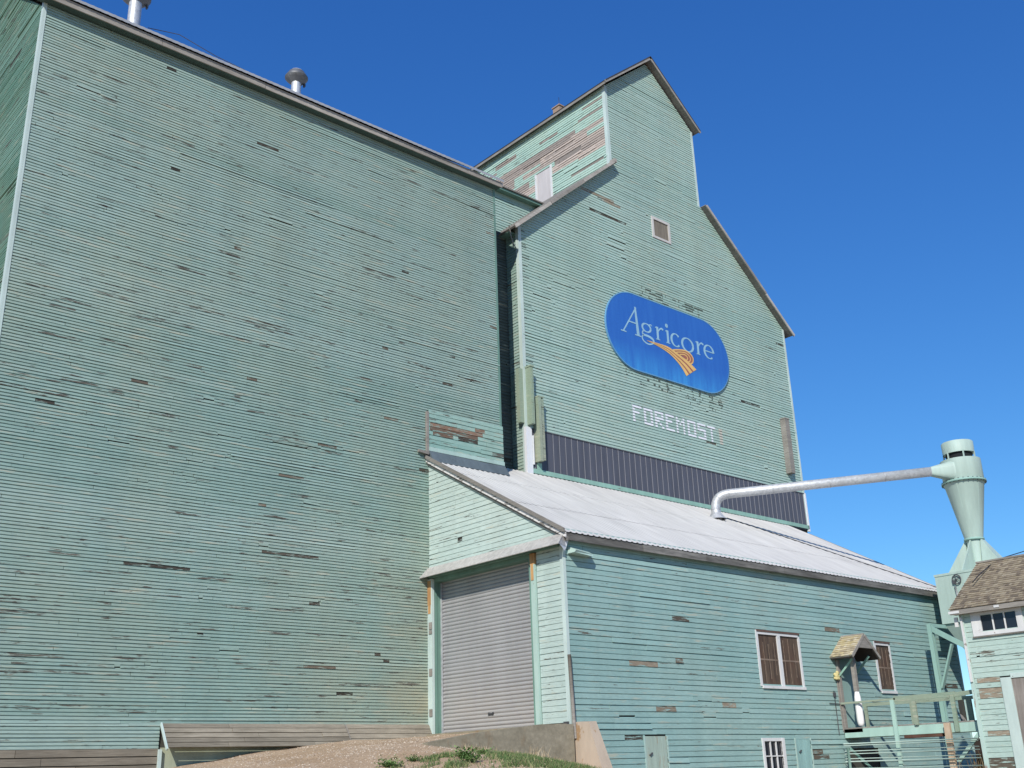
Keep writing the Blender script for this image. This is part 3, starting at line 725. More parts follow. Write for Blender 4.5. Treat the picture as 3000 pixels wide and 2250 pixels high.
# nail-stained lap ends along the left corner board
mb = MB(); rnd = random.Random(9)
for k in range(30):
    z = Z0E + E_E * (10 + k * 1.9 + rnd.randint(0, 1)); w = rnd.uniform(.1, .42)
    mb.box(XE0 + .11, XE0 + .11 + w, YE - .027, YE - .018, z + .001, z + rnd.uniform(.02, .05))
build('split_board_ends', mb, M['fleck'], elev)['kind'] = 'stuff'
# roofs
def slab(mb, p0, p1, y0, y1, th, c=None):
    (x0, z0), (x1, z1) = p0, p1; d = math.hypot(x1 - x0, z1 - z0); nx_, nz_ = -(z1 - z0) / d * th, (x1 - x0) / d * th
    if nz_ < 0: nx_, nz_ = -nx_, -nz_
    mb.hexa([(x0, y0, z0), (x1, y0, z1), (x1, y1, z1), (x0, y1, z0), (x0 + nx_, y0, z0 + nz_), (x1 + nx_, y0, z1 + nz_), (x1 + nx_, y1, z1 + nz_), (x0 + nx_, y1, z0 + nz_)], c)
SX = lambda x: XE0 + XE1 - x
for nm, f in (('shoulder_roof', lambda x: x), ('shoulder_roof', SX)):
    xt = XC0 + .0; zt = ZST + .02; xb = 10.72; zb = zt - (xt - xb) * sl
    mb = MB(); slab(mb, (f(xb), zb), (f(xt), zt), .74, D_EL + .3, .07)
    sr = build(nm, mb, M['grey_wood'], elev)
    mb = MB(); rnd = random.Random(2)
    for k in range(3):
        a, b = k / 3, (k + 1) / 3 - .004
        slab(mb, (f(xb + (xt - xb) * a - .02), zb + (zt - zb) * a - .05), (f(xb + (xt - xb) * b), zb + (zt - zb) * b - .05), .685 + rnd.uniform(-.006, .006), .738, .13, (rnd.random(), 0, 0, 0))
    if f(1) == 1: mb.box(xt - .05, xt + .10, .70, YE - .05, zt - .02, zt + .14)
    build('rake_board', mb, M['fascia'], sr)
mb = MB(); mb.box(XE0 - .36, XE0 - .01, 1.2, D_EL, zb - .02 + .0, zb + .04); build('soffit', mb, M['jamb'], elev)
pz = lambda x: ZPK + .12 - abs(x - XPK) * (ZPK - ZCE) / (XPK - XC0)
cr = None
for sgn in (-1, 1):
    xo = XPK + sgn * (XPK - XC0 + .22); mb = MB(); slab(mb, (xo, pz(xo)), (XPK, pz(XPK)), .72, 12.2, .07)
    cr = build('cupola_roof', mb, M['grey_wood'], elev)
    mb = MB(); slab(mb, (xo - sgn * -.02, pz(xo) - .06), (XPK, pz(XPK) - .06), .68, .717, .13, (.6, 0, 0, 0))
    if sgn < 0: mb.box(xo - .03, xo + .005, .72, 12.2, pz(xo) - .07, pz(xo) + .08, (.3, 0, 0, 0))
    build('rake_board', mb, M['grey_wood'], cr)
    mb = MB(); slab(mb, (xo + sgn * .03, pz(xo) + .095 - .03), (XPK, pz(XPK) + .095), .66, 12.2, .03); build('roof_felt', mb, painted('dark_roof_felt', (.05, .05, .055), .9, .2), cr)
mb = MB(); cx, cy = 17.85, 5.2; zc = pz(17.85)
mb.box(cx - .22, cx + .22, cy - .22, cy + .22, zc - .3, zc + .36); mb.box(cx - .26, cx + .26, cy - .26, cy + .26, zc + .36, zc + .42)
vt = build('ridge_ventilator', mb, M['brown_panel'], elev)
mb = MB(); mb.tube([(cx, cy, zc + .4), (cx, cy, zc + 1.0)], .012, 6); build_split('lightning_rod', mb, M['steel_dark'], vt)
# gable window
mb = MB()
for (a, b, c, d) in ((18.80, 18.92, 20.16, 21.18), (19.86, 19.98, 20.16, 21.18), (18.92, 19.86, 21.06, 21.18), (18.92, 19.86, 20.16, 20.26)): mb.box(a, b, YE - .06, YE + .0, c, d)
gw = build('gable_window', mb, painted('greyed_white_frame', (.52, .50, .47), .7, .12), elev)
mb = MB(); mb.box(18.92, 19.86, YE - .02, YE + .01, 20.26, 21.06); build('board_panel', mb, painted('weathered_brown_board', (.19, .165, .13), .85, .25, streak=(9, 9, 1)), gw)
# dark metal band
mb = MB(); mb.box(XE0 + .05, XE1 + .02, YE - .03, YE + .02, 8.55, Z0E - .012); bd = build('metal_cladding', mb, M['band'], elev)
mb = MB(); k = 0; x = XE0 + .35
while x < XE1:
    mb.box(x - .005, x + .005, YE - .045, YE - .031, 8.72, Z0E - .02); x += .305
build_split('cladding_seam', mb, M['band_rib'], bd)
mb = MB(); mb.box(XE0 - .05, XE0 + .22, YE - .075, YE - .033, 8.45, Z0E - .005); mb.box(XE0 - .05, XE0 - .004, YE - .032, YE + .04, 8.45, Z0E - .005)
mb.box(XE1 - .04, XE1 + .06, YE - .07, YE - .033, 8.5, Z0E - .01)
build_split('white_corner_flashing', mb, M['white_metal'], elev)
mb = MB(); mb.box(XE0 + .22, XE1 + .02, YE - .07, YE - .031, 8.60, 8.76); build('base_trim_board', mb, M['trim_green'], elev)
mb = MB(); mb.box(XE0 + .3, XE1, YE - .05, YE - .031, Z0E - .05, Z0E - .008); build('cladding_top_edge', mb, M['steel_dark'], elev)
# timber guards either side of the left corner, one lower, one at the far right
def guard(x0, x1, y0, y1, z0, z1, label, seed, mat='guard'):
    mb = MB(); w = (x1 - x0)
    mb.box(x0, x1, y0, y1, z0, z1, (.4, 0, 0, 0)); mb.box(x0 + w * .35, x0 + w * .40, y0 - .02, y0 - .001, z0 + .02, z1 - .02, (.1, 0, 0, 0))
    mb.box(x0 - .02, x1 + .02, y0 - .03, y1, z1 + .001, z1 + .06, (.7, 0, 0, 0))
    o = build('timber_guard', mb, M['guard'], elev); o['label'] = label
M['guard'] = siding_mat('guard_timber', (.25, .33, .25, 1), (.31, .38, .29, 1), (.34, .33, .25, 1), peel=.8, chalk=.8)
guard(XE0 + .05, XE0 + .18, YE - .31, YE - .045, 10.3, 12.42, 'pale green timber guard on the front of the corner', 1)
mb = MB(); mb.box(XE0 - .22, XE0 - .045, YE + .0, YE + .17, 10.38, 12.4, (.4, 0, 0, 0)); o = build('timber_guard', mb, M['guard'], elev); o['label'] = 'grey green timber guard on the side of the corner'
mb = MB(); mb.box(11.45, 11.57, YE - .33, YE - .032, 9.0, 11.34, (.5, 0, 0, 0)); mb.box(11.575, 11.72, YE - .30, YE - .032, 9.05, 11.3, (.2, .6, 0, 0)); mb.box(11.44, 11.73, YE - .34, YE - .03, 11.341, 11.39, (.7, 0, 0, 0))
o = build('timber_guard', mb, M['guard'], elev); o['label'] = 'lower weathered timber guard reaching down over the dark cladding'
mb = MB(); mb.box(11.33, 11.37, YE - .10, YE - .032, 8.9, 9.95); build('white_downpipe', mb, M['white_metal'], elev)
mb = MB(); mb.box(11.53, 11.74, YE - .06, YE - .031, 8.76, 9.0); build('guard_base_board', mb, M['trim_green'], elev)
mb = MB(); mb.box(26.55, 26.85, YE - .30, YE - .032, 10.95, 13.45, (.3, .5, 0, 0)); mb.box(26.53, 26.87, YE - .32, YE - .03, 13.451, 13.5, (.6, 0, 0, 0)); o = build('timber_guard', mb, M['grey_wood'], elev); o['label'] = 'grey timber guard near the right edge of the gable wall'
mb = MB(); mb.tube([(10.62, 1.0, 18.0), (10.66, .98, 17.6), (10.76, .98, 17.3), (10.95, 1.0, 17.1)], .02, 6); build('hanging_wire', mb, M['fascia'], elev)

# painted town name: one small paint patch per siding board
GL = {'F': ('####', '#...', '###.', '#...', '#...', '#...'), 'O': ('####', '#..#', '#..#', '#..#', '#..#', '####'), 'R': ('####', '#..#', '####', '##..', '#.#.', '#..#'),
      'E': ('####', '#...', '###.', '#...', '#...', '####'), 'M': ('#...#', '##.##', '#.#.#', '#...#', '#...#', '#...#'), 'S': ('####', '#...', '####', '...#', '...#', '####'), 'T': ('#####', '..#..', '..#..', '..#..', '..#..', '..#..'), 'I': ('##', '##', '##', '##', '##', '##')}
def board_cells(mb, text, x0, pitch, w, krow, seed, keep=1.):
    rnd = random.Random(seed); x = x0
    for ch in text:
        g = GL[ch]; n = len(g[0]); cw = w / n
        for r, row in enumerate(g):
            k = krow - r; z0 = Z0E + k * E_E
            i = 0
            while i < n:
                if row[i] != '#': i += 1; continue
                j = i
                while j < n and row[j] == '#': j += 1
                if rnd.random() < keep:
                    a, b = x + i * cw, x + j * cw
                    mb.face([(a, YE - .005, z0 + E_E * .79), (b, YE - .005, z0 + E_E * .79), (b, YE - .005, z0 + E_E * .99), (a, YE - .005, z0 + E_E * .99)])
                    mb.face([(a, YE - .038, z0 + .004), (b, YE - .038, z0 + .004), (b, YE - .034, z0 + E_E * .70), (a, YE - .034, z0 + E_E * .70)])
                i = j
        x += pitch * (1.08 if ch == 'M' else 1)
mb = MB(); board_cells(mb, 'FOREMOST', 16.70, .642, .52, 16, 1)
build_split('painted_letter', mb, M['letter_white'], elev, .07)
mb = MB(); board_cells(mb, 'I', 22.0, .6, .22, 16, 2); build('faded_letter', mb, M['letter_ghost'], elev)
# residue of older painted lettering above and below the sign
mb = MB(); rnd = random.Random(77)
def residue(x0, x1, k0, k1, n):
    for _ in range(n):
        k = rnd.randint(k0, k1); z = Z0E + k * E_E; x = rnd.uniform(x0, x1)
        x = x0 + round((x - x0) / .21) * .21 + rnd.uniform(-.03, .03)
        if rnd.random() < .55: w, h0, h1 = rnd.uniform(.14, .42), .0, rnd.uniform(.02, .06)
        else: w, h0, h1 = rnd.uniform(.02, .045), 0, E_E * .7
        mb.face([(x, YE - .038, z + .003 + h0), (x + w, YE - .038, z + .003 + h0), (x + w, YE - .0355, z + .003 + h1), (x, YE - .0355, z + .003 + h1)])
rg = random.Random(31); x = 16.45
for ch in 'FOREMOST':                                        # the same word in older paint, mostly worn away
    g = GL[ch]; n_ = len(g[0]); cw = .6 / n_
    for r, row in enumerate(g):
        for i in range(n_):
            if row[i] != '#' or rg.random() > .62: continue
            k = 30 - r; z = Z0E + k * E_E; a = x + i * cw + rg.uniform(-.02, .04); h1 = rg.choice((.02, .035, .07))
            mb.face([(a, YE - .038, z + .004), (a + cw * rg.uniform(.4, 1.), YE - .038, z + .004), (a + cw * rg.uniform(.4, 1.), YE - .0355, z + h1), (a + .01, YE - .0355, z + h1)])
    x += .80
residue(19.0, 22.4, 23, 27, 16); residue(17.6, 21.6, 58, 62, 46)
build('lettering_residue', mb, M['fleck'], elev)['kind'] = 'stuff'

# ================================================================== SIGN
sign = thing('company_sign', 'large blue rounded sign with pale serif lettering and golden furrow emblem on the gable wall', 'sign', (19.3, YE - .05, 13.70))
SF = YE - .10
def stadium(x0, x1, z0, z1, n=24):
    r = (z1 - z0) / 2; zc = (z0 + z1) / 2; P = []
    for k in range(n + 1): a = -PI / 2 + PI * k / n; P.append((x1 - r + r * math.cos(a), zc + r * math.sin(a)))
    for k in range(n + 1): a = PI / 2 + PI * k / n; P.append((x0 + r + r * math.cos(a), zc + r * math.sin(a)))
    return P
mb = MB(); mb.prism(stadium(15.45, 23.10, 13.68, 17.00), lambda p, d: (p[0], d, p[1]), SF, YE - .03); build('sign_panel', mb, M['sign_blue'], sign)
mb = MB(); P = stadium(15.43, 23.12, 13.66, 17.02); Q = stadium(15.47, 23.08, 13.70, 16.98)
for k in range(len(P)):
    a, b = k, (k + 1) % len(P)
    mb.face([(P[a][0], SF - .008, P[a][1]), (P[b][0], SF - .008, P[b][1]), (Q[b][0], SF - .008, Q[b][1]), (Q[a][0], SF - .008, Q[a][1])])
    mb.face([(P[a][0], SF - .008, P[a][1]), (P[b][0], SF - .008, P[b][1]), (P[b][0], SF + .06, P[b][1]), (P[a][0], SF + .06, P[a][1])])
build('sign_rim', mb, painted('pale_blue_rim', (.12, .30, .50), .5, .1), sign)
TY = SF - .006
STK = [0]
def stroke(mb, pts, w, closed=False, y=None, sm=True):
    if y is None: STK[0] += 1; y = TY - .0008 * (STK[0] % 6)
    if sm and len(pts) > 2:
        out = []; n = len(pts); ws = w if isinstance(w, (list, tuple)) else [w] * n; wo = []
        for i in range(n if closed else n - 1):
            p0, p1, p2, p3 = (pts[(i - 1) % n] if closed or i else pts[0]), pts[i], pts[(i + 1) % n], (pts[(i + 2) % n] if closed or i + 2 < n else pts[n - 1])
            for s in range(5):
                t = s / 5; f = lambda a, b, c, d: .5 * (2 * b + (c - a) * t + (2 * a - 5 * b + 4 * c - d) * t * t + (3 * b - a - 3 * c + d) * t ** 3)
                out.append((f(p0[0], p1[0], p2[0], p3[0]), f(p0[1], p1[1], p2[1], p3[1]))); wo.append(ws[i] + (ws[(i + 1) % n] - ws[i]) * t)
        if not closed: out.append(pts[-1]); wo.append(ws[-1])
        pts, w = out, wo
    n = len(pts); ws = w if isinstance(w, (list, tuple)) else [w] * n; L = []; R = []
    for i in range(n):
        a = pts[(i - 1) % n] if closed or i > 0 else pts[i]; b = pts[(i + 1) % n] if closed or i < n - 1 else pts[i]
        dx, dz = b[0] - a[0], b[1] - a[1]; d = math.hypot(dx, dz) or 1; q = ws[i] / 2
        L.append((pts[i][0] - dz / d * q, y, pts[i][1] + dx / d * q)); R.append((pts[i][0] + dz / d * q, y, pts[i][1] - dx / d * q))
    for i in range(n if closed else n - 1):
        j = (i + 1) % n; mb.face([L[i], L[j], R[j], R[i]])
def ell(mb, cx, cz, rx, rz, a0, a1, wmin, wmax, n=30, tilt=0):
    pts = []; ws = []
    for k in range(n + 1):
        a = math.radians(a0 + (a1 - a0) * k / n); pts.append((cx + rx * math.cos(a), cz + rz * math.sin(a)))
        ws.append(wmin + (wmax - wmin) * abs(math.cos(a + tilt)) ** 1.3)
    stroke(mb, pts, ws, sm=False)
def letter(nm): 
    return MB()
def FL():
    global mb
    if mb.v: build('letter', mb, M['sign_text'], sign)
    mb = MB()
mb = MB()                                                # A
stroke(mb, [(16.42, 15.20), (17.27, 16.42)], .065, sm=False); stroke(mb, [(17.22, 16.44), (17.30, 15.20)], [.10, .17], sm=False)
stroke(mb, [(16.80, 15.71), (17.24, 15.71)], .06, sm=False); stroke(mb, [(16.28, 15.205), (16.60, 15.205)], .05, sm=False); stroke(mb, [(17.10, 15.205), (17.47, 15.205)], .05, sm=False)
FL()
ell(mb, 17.83, 15.68, .25, .18, 0, 360, .045, .11); stroke(mb, [(17.98, 15.83), (18.10, 15.88), (18.16, 15.84)], .05)
stroke(mb, [(17.63, 15.52), (17.56, 15.42), (17.62, 15.34), (17.90, 15.33), (18.14, 15.27), (18.22, 15.15), (18.08, 15.03), (17.84, 14.98), (17.60, 15.06), (17.52, 15.20), (17.62, 15.33)], [.06, .07, .09, .10, .11, .09, .06, .06, .07, .07, .05])
# r i c o r e
def stem(x, z0, z1, w): 
    stroke(mb, [(x, z0), (x, z1)], w, sm=False); stroke(mb, [(x - w * .95, z0 + .02), (x + w * .95, z0 + .02)], .04, sm=False)
    mb.face([(x - w * .5, TY, z1), (x - w * 1.2, TY, z1 - .06), (x - w * .5, TY, z1 - .08)])
FL()
stem(18.50, 15.32, 15.90, .13); stroke(mb, [(18.55, 15.70), (18.64, 15.82), (18.76, 15.88), (18.86, 15.84)], [.05, .06, .08, .09])
FL()
stem(19.13, 15.32, 15.90, .13); ell(mb, 19.10, 16.10, .045, .045, 0, 360, .09, .09)
FL()
ell(mb, 19.62, 15.58, .27, .28, 42, 318, .045, .13)
FL()
ell(mb, 20.37, 15.55, .35, .30, 0, 360, .045, .13)
FL()
stem(21.05, 15.28, 15.88, .13); stroke(mb, [(21.10, 15.67), (21.20, 15.80), (21.33, 15.86), (21.44, 15.81)], [.05, .06, .08, .09])
FL()
ell(mb, 21.78, 15.57, .30, .30, 0, 310, .045, .13); stroke(mb, [(21.50, 15.58), (22.10, 15.58)], .05, sm=False)
FL()
# emblem: furrows sweeping down and a domed field
def cat(P, t):
    n = len(P) - 1; k = min(n - 1, int(t * n)); u = t * n - k
    g = lambda i: P[max(0, min(n, i))]
    f = lambda a, b, c, d: .5 * (2 * b + (c - a) * u + (2 * a - 5 * b + 4 * c - d) * u * u + (3 * b - a - 3 * c + d) * u ** 3)
    return tuple(f(g(k - 1)[i], g(k)[i], g(k + 1)[i], g(k + 2)[i]) for i in (0, 1))
CL = [(17.80, 15.11), (18.51, 15.02), (19.12, 14.86), (19.59, 14.61), (19.90, 14.35), (20.10, 14.10)]
CR = [(17.80, 15.13), (18.48, 15.16), (19.07, 15.16), (19.62, 15.02), (20.30, 14.80), (20.80, 14.54)]
def band(mb, a, b, y, n=24, t0=0.):
    for k in range(n):
        q = []
        for (t, w) in ((k / n, a), (k / n, b), ((k + 1) / n, b), ((k + 1) / n, a)):
            t = t0 + (1 - t0) * t; l, r = cat(CL, t), cat(CR, t); q.append((l[0] + (r[0] - l[0]) * w, y, l[1] + (r[1] - l[1]) * w))
        mb.face(q)
em = MB(); band(em, 0, 1, TY); 
dome = [(19.35, 15.10), (19.80, 15.21), (20.20, 15.26), (20.52, 15.18), (20.68, 15.0), (20.62, 14.80), (20.48, 14.72)]
D2 = [cat(dome, k / 24) for k in range(25)]
for k in range(24): em.face([(20.0, TY - .002, 14.93), (D2[k][0], TY - .002, D2[k][1]), (D2[k + 1][0], TY - .002, D2[k + 1][1])])
em_o = build('emblem', em, M['redbrown'], sign)
em = MB()
for (a, b) in ((0, .24), (.36, .60), (.72, 1.)): band(em, a, b, TY - .004)
for s in (.95, .66, .37):
    pts = [(20.05 + (p[0] - 20.05) * s, 14.92 + (p[1] - 14.92) * s) for p in D2]
    stroke(em, pts, .06 if s > .9 else .05, y=TY - .005, sm=False)
build_split('gold_furrows', em, M['gold'], em_o)

# ================================================================== DRIVEWAY SHED
shed = thing('driveway_shed', 'long mint green lean-to driveway shed with white metal roof below the elevator', 'building', (16, -2.5, -2.7))
roofz = lambda y: ZR + K * y
mb = MB()
mb.prism([(YS + .03, -2.7), (.0, -2.7), (.0, roofz(0) - .2), (YS + .03, roofz(YS) - .2)], lambda p, d: (d, p[0], p[1]), 6.75, XS1 - .03)
mb.box(6.12, 6.75, YS + .03, -4.66, -2.7, 4.5); mb.box(6.12, 6.75, -5.6, -.05, 4.36, 4.6)
mb.prism([(YS + .03, 4.6), (.0, 4.6), (.0, roofz(0) - .2), (YS + .03, roofz(YS) - .2)], lambda p, d: (d, p[0], p[1]), 6.12, 6.75)
build('core_wall', mb, M['core'], shed)
E_S = .142
mb = MB()
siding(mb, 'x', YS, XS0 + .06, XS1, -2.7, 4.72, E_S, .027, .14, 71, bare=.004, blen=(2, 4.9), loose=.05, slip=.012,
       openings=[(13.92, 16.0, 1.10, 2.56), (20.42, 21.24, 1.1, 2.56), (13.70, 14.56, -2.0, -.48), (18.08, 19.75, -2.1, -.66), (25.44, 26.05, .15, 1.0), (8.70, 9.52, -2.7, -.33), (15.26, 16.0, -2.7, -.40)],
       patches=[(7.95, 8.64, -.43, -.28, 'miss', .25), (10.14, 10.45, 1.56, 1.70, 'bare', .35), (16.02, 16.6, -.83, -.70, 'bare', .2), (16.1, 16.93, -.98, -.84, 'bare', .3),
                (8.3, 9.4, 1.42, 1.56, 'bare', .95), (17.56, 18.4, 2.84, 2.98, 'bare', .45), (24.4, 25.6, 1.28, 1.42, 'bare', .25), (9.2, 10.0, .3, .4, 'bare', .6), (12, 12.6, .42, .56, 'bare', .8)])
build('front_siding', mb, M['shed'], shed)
mb = MB()
yy = lambda z: (z - ZR + .06) / K
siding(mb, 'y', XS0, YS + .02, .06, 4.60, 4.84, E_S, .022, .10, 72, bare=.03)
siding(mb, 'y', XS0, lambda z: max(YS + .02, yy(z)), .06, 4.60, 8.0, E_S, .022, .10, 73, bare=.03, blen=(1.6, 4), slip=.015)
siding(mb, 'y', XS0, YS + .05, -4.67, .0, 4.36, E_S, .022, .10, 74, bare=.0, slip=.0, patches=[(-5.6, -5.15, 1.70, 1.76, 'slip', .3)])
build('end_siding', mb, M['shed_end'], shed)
mb = MB(); mb.box(XS0 - .035, XS0 + .06, YS - .035, YS + .0, -.4, 4.64); mb.box(XS0 - .035, XS0 - .002, YS + .0, YS + .09, -.05, 4.64); build('corner_board', mb, M['trim_light'], shed)
mb = MB(); mb.box(XS1 - .08, XS1 + .02, YS - .035, YS - .002, -2.7, 4.6); build('corner_board', mb, M['trim'], shed)
mb = MB(); mb.tube([(XS0 - .02, YS - .075, 1.6), (XS0 + .01, YS - .09, .4), (XS0 + .03, YS - .09, -.38)], .045, 8); build('corner_downpipe', mb, M['fascia'], shed)
mb = MB(); mb.box(XS0 - .04, XS0 - .002, .0, .065, 4.62, 7.9); build('corner_board', mb, M['trim_light'], shed)
mb = MB(); mb.hexa([(6.22, YS - .30, 4.14), (6.9, YS - .26, 4.1), (6.9, YS - .03, 4.1), (6.22, YS - .03, 4.14), (6.26, YS - .33, 4.2), (7.0, YS - .22, 4.16), (7.0, YS - .03, 4.27), (6.26, YS - .03, 4.33)]); build('bracket_board', mb, M['trim'], shed)
# corrugated roof in three lapped courses
mb = MB(); per = .21
for k in range(3):
    y0 = -5.90 + k * 2.31; y1 = min(1.0, y0 + 2.36)
    corr_strip(mb, 5.97, 26.2, per, .024, [(y0, roofz(y0) + .012 * (2 - k) * 0 + .012 - .004 * k), (y1, roofz(y1) + .004 - .006)])
roof = build('roof', mb, M['roof'], shed)
mb = MB(); slab(mb, (0, 0), (1, 1), 0, 1, .01) if False else None
mb.hexa([(6.0, -5.86, roofz(-5.86) - .10), (26.15, -5.86, roofz(-5.86) - .10), (26.15, 1.0, roofz(1) - .1), (6.0, 1.0, roofz(1) - .1), (6.0, -5.86, roofz(-5.86) - .02), (26.15, -5.86, roofz(-5.86) - .02), (26.15, 1.0, roofz(1) - .02), (6.0, 1.0, roofz(1) - .02)])
build('roof_deck', mb, M['grey_wood'], roof)
def rake(x0, x1, dz0, dz1, mat, nm, c=None):
    mb = MB(); mb.hexa([(x0, -5.92, roofz(-5.92) + dz0), (x1, -5.92, roofz(-5.92) + dz0), (x1, .0, roofz(0) + dz0), (x0, .0, roofz(0) + dz0), (x0, -5.92, roofz(-5.92) + dz1), (x1, -5.92, roofz(-5.92) + dz1), (x1, .0, roofz(0) + dz1), (x0, .0, roofz(0) + dz1)], c)
    return build(nm, mb, mat, roof)
rake(5.96, 6.0, -.13, -.0, M['white_peel'], 'rake_board'); rake(5.90, 5.958, .0, .11, M['grey_wood'], 'rake_cap'); rake(6.01, 6.07, -.20, -.10, M['grey_wood'], 'rake_under_board')
rake(26.16, 26.2, -.13, .04, M['fascia'], 'rake_board')
mb = MB(); rnd = random.Random(8); x = 6.02
while x < 26.15:
    v = min(26.15, x + rnd.uniform(2.5, 4.5)); j = rnd.uniform(-.008, .008)
    mb.box(x, v - .012, -5.88 + j, -5.84 + j, 4.455, 4.64, (rnd.random(), 0, 0, 0)); mb.box(x, v - .012, -5.845, -5.66, 4.505, 4.53, (rnd.random(), 0, 0, 0)); x = v
build('eave_fascia', mb, M['dark_wood'], shed)
# flashing hood above the door
mb = MB()
mb.hexa([(5.70, -5.93, 4.30), (6.02, -5.80, 4.62), (6.02, .22, 4.62), (5.70, .24, 4.30), (5.69, -5.93, 4.315), (6.02, -5.80, 4.645), (6.02, .22, 4.645), (5.69, .24, 4.315)])
mb.face([(5.70, -5.94, 4.30), (6.05, -5.82, 4.30), (6.03, -5.81, 4.63)])
mb.face([(5.70, .245, 4.30), (6.05, .225, 4.36), (6.03, .225, 4.63)])
hd = build('door_hood', mb, M['flash'], shed)
mb = MB(); mb.box(5.98, 6.08, -5.6, .12, 4.33, 4.60); build('hood_board', mb, M['jamb'], hd)
mb = MB(); mb.face([(6.03, -5.82, 4.16), (5.72, -5.93, 4.31), (6.03, -5.80, 4.63)]); mb.face([(6.03, -5.80, 4.16), (6.03, -5.80, 4.63), (6.2, -5.80, 4.5)])
build('hood_end_flap', mb, M['white_metal'], hd)
# roller door and frame
DX = 6.42
mb = MB(); n = 41; e = 4.3 / n
for k in range(n):
    z = -.02 + k * e; jr = RND.uniform(-.004, .004); q = [(DX, z), (DX - .018 + jr, z + e * .25), (DX - .024 + jr, z + e * .5), (DX - .018 + jr * .4, z + e * .75), (DX, z + e * .98), (DX + .006, z + e)]
    for a, b in zip(q, q[1:]): mb.face([(a[0], -4.35, a[1]), (a[0], -.15, a[1]), (b[0], -.15, b[1]), (b[0], -4.35, b[1])])
rd = build('roller_door', mb, M['slat'], shed)
mb = MB(); mb.box(DX - .07, DX - .03, -.22, -.17, -.03, 4.2); mb.box(DX - .07, DX - .03, -4.24, -4.18, .0, 4.2); build_split('door_guide', mb, M['galv'], rd)
mb = MB(); mb.box(DX - .03, DX + .02, -4.3, -.15, -.1, .0); build('bottom_bar', mb, M['steel_dark'], rd)
mb = MB(); mb.box(DX - .06, DX - .03, -2.4, -2.2, .38, .42); mb.box(DX - .05, DX - .02, -2.4, -2.37, .36, .44); mb.box(DX - .05, DX - .02, -2.23, -2.2, .36, .44); build('door_handle', mb, M['steel_dark'], rd)
mb = MB(); mb.box(6.0, 6.09, -.22, .10, -.05, 4.30); lp = build('door_post', mb, M['trim_light'], shed)
mb = MB(); mb.box(5.986, 5.999, -.18, -.03, 3.55, 4.25, (.5, 0, 0, 0)); mb.box(5.988, 5.9985, -.16, -.05, 3.3, 3.549, (.9, 0, 0, 0)); build_split('bare_wood_patch', mb, M['orange_wood'], lp)
mb = MB()
for z in (2.85, 2.72, 1.55, .45): mb.box(5.975, 5.999, -.225, -.10, z, z + (.20 if z != 2.72 else .1))
build_split('hinge_plate', mb, M['fascia'], lp)
mb = MB(); mb.box(6.095, 6.2, -.20, .08, -.05, 4.30); mb.box(6.205, 6.4, -.17, .08, -.05, 4.3); build('door_jamb', mb, M['jamb'], shed)
mb = MB(); mb.box(6.0, 6.07, -4.655, -4.50, .0, 4.02); rp = build('door_post', mb, M['trim'], shed)
mb = MB(); mb.box(6.0, 6.08, -4.66, -4.49, 4.021, 4.31, (.5, 0, 0, 0)); mb.box(5.985, 5.999, -4.62, -4.53, 3.6, 4.02, (.7, 0, 0, 0)); build_split('bare_wood_patch', mb, M['orange_wood'], rp)
mb = MB(); mb.box(6.075, 6.4, -4.655, -4.36, -.05, 4.3); build('door_jamb', mb, M['jamb'], shed)
mb = MB(); mb.box(6.095, 6.4, -4.36, -.17, 4.22, 4.36); build('door_header', mb, M['jamb'], shed)
mb = MB(); mb.box(XS0 - .10, XS0 - .01, YS + .02, YS + .16, -.06, .02); build('corner_bracket', mb, M['steel_dark'], shed)
# windows
def window(x0, x1, z0, z1, sashes, midrail, label, top='peeling'):
    mb = MB(); y = YS
    mb.box(x0 - .10, x0, y - .045, y + .01, z0 - .05, z1 + .12); mb.box(x1, x1 + .08, y - .045, y + .01, z0 - .05, z1 + .02)
    mb.box(x0, x1, y - .045, y + .01, z1, z1 + .07); mb.box(x0 - .02, x1 + .1, y - .07, y + .01, z0 - .11, z0 - .03)
    xs_ = [x0 + (x1 - x0) * k / sashes for k in range(sashes + 1)]
    for x in xs_[1:-1]: mb.box(x - .075, x + .075, y - .047, y + .01, z0 - .03, z1)
    w = build('window', mb, M['white_trim'], shed); w['label'] = label
    mb = MB(); mb.box(x0 - .06, x1 + .08, y - .06, y - .002, z1 + .071, z1 + .13); build('bare_head_board', mb, painted('brown_head_board', (.12, .075, .06), .8, .25), w)
    for a, b in zip(xs_, xs_[1:]):
        mb = MB(); mb.box(a, b, y - .004, y + .02, z0 - .03, z1); s = build('sash', mb, M['screen'], w)
        mb = MB(); m = (a + b) / 2; rnd = random.Random(int(a * 10))
        mb.box(a + .02, b - .02, y - .012, y - .005, (z0 + z1) / 2 - .025, (z0 + z1) / 2 + .02)
        for q in (.25, .5, .78): mb.box(a + (b - a) * q - .008, a + (b - a) * q + .006, y - .011, y - .0045, z0 + rnd.uniform(.02, .3), z1 - rnd.uniform(.05, .3))
        build_split('glazing_bar', mb, painted('brown_sash_bar', (.22, .165, .125), .8, .4, streak=(2, 2, 9)), s)
window(13.95, 15.98, 1.10, 2.55, 2, True, 'paired window with brown screens')
window(20.42, 21.24, 1.10, 2.55, 1, True, 'single brown screened window behind the porch roof')
mb = MB(); x0, x1, z1 = 13.70, 14.56, -.48
mb.box(x0 - .09, x0, YS - .06, YS + .10, -2.0, z1 + .09); mb.box(x1, x1 + .12, YS - .06, YS + .16, -2.0, z1 + .09); mb.box(x0, x1, YS - .045, YS + .10, z1, z1 + .09)
for q in (.36, .68): mb.box(x0 + (x1 - x0) * q - .018, x0 + (x1 - x0) * q + .018, YS - .035, YS + .004, -1.9, z1)
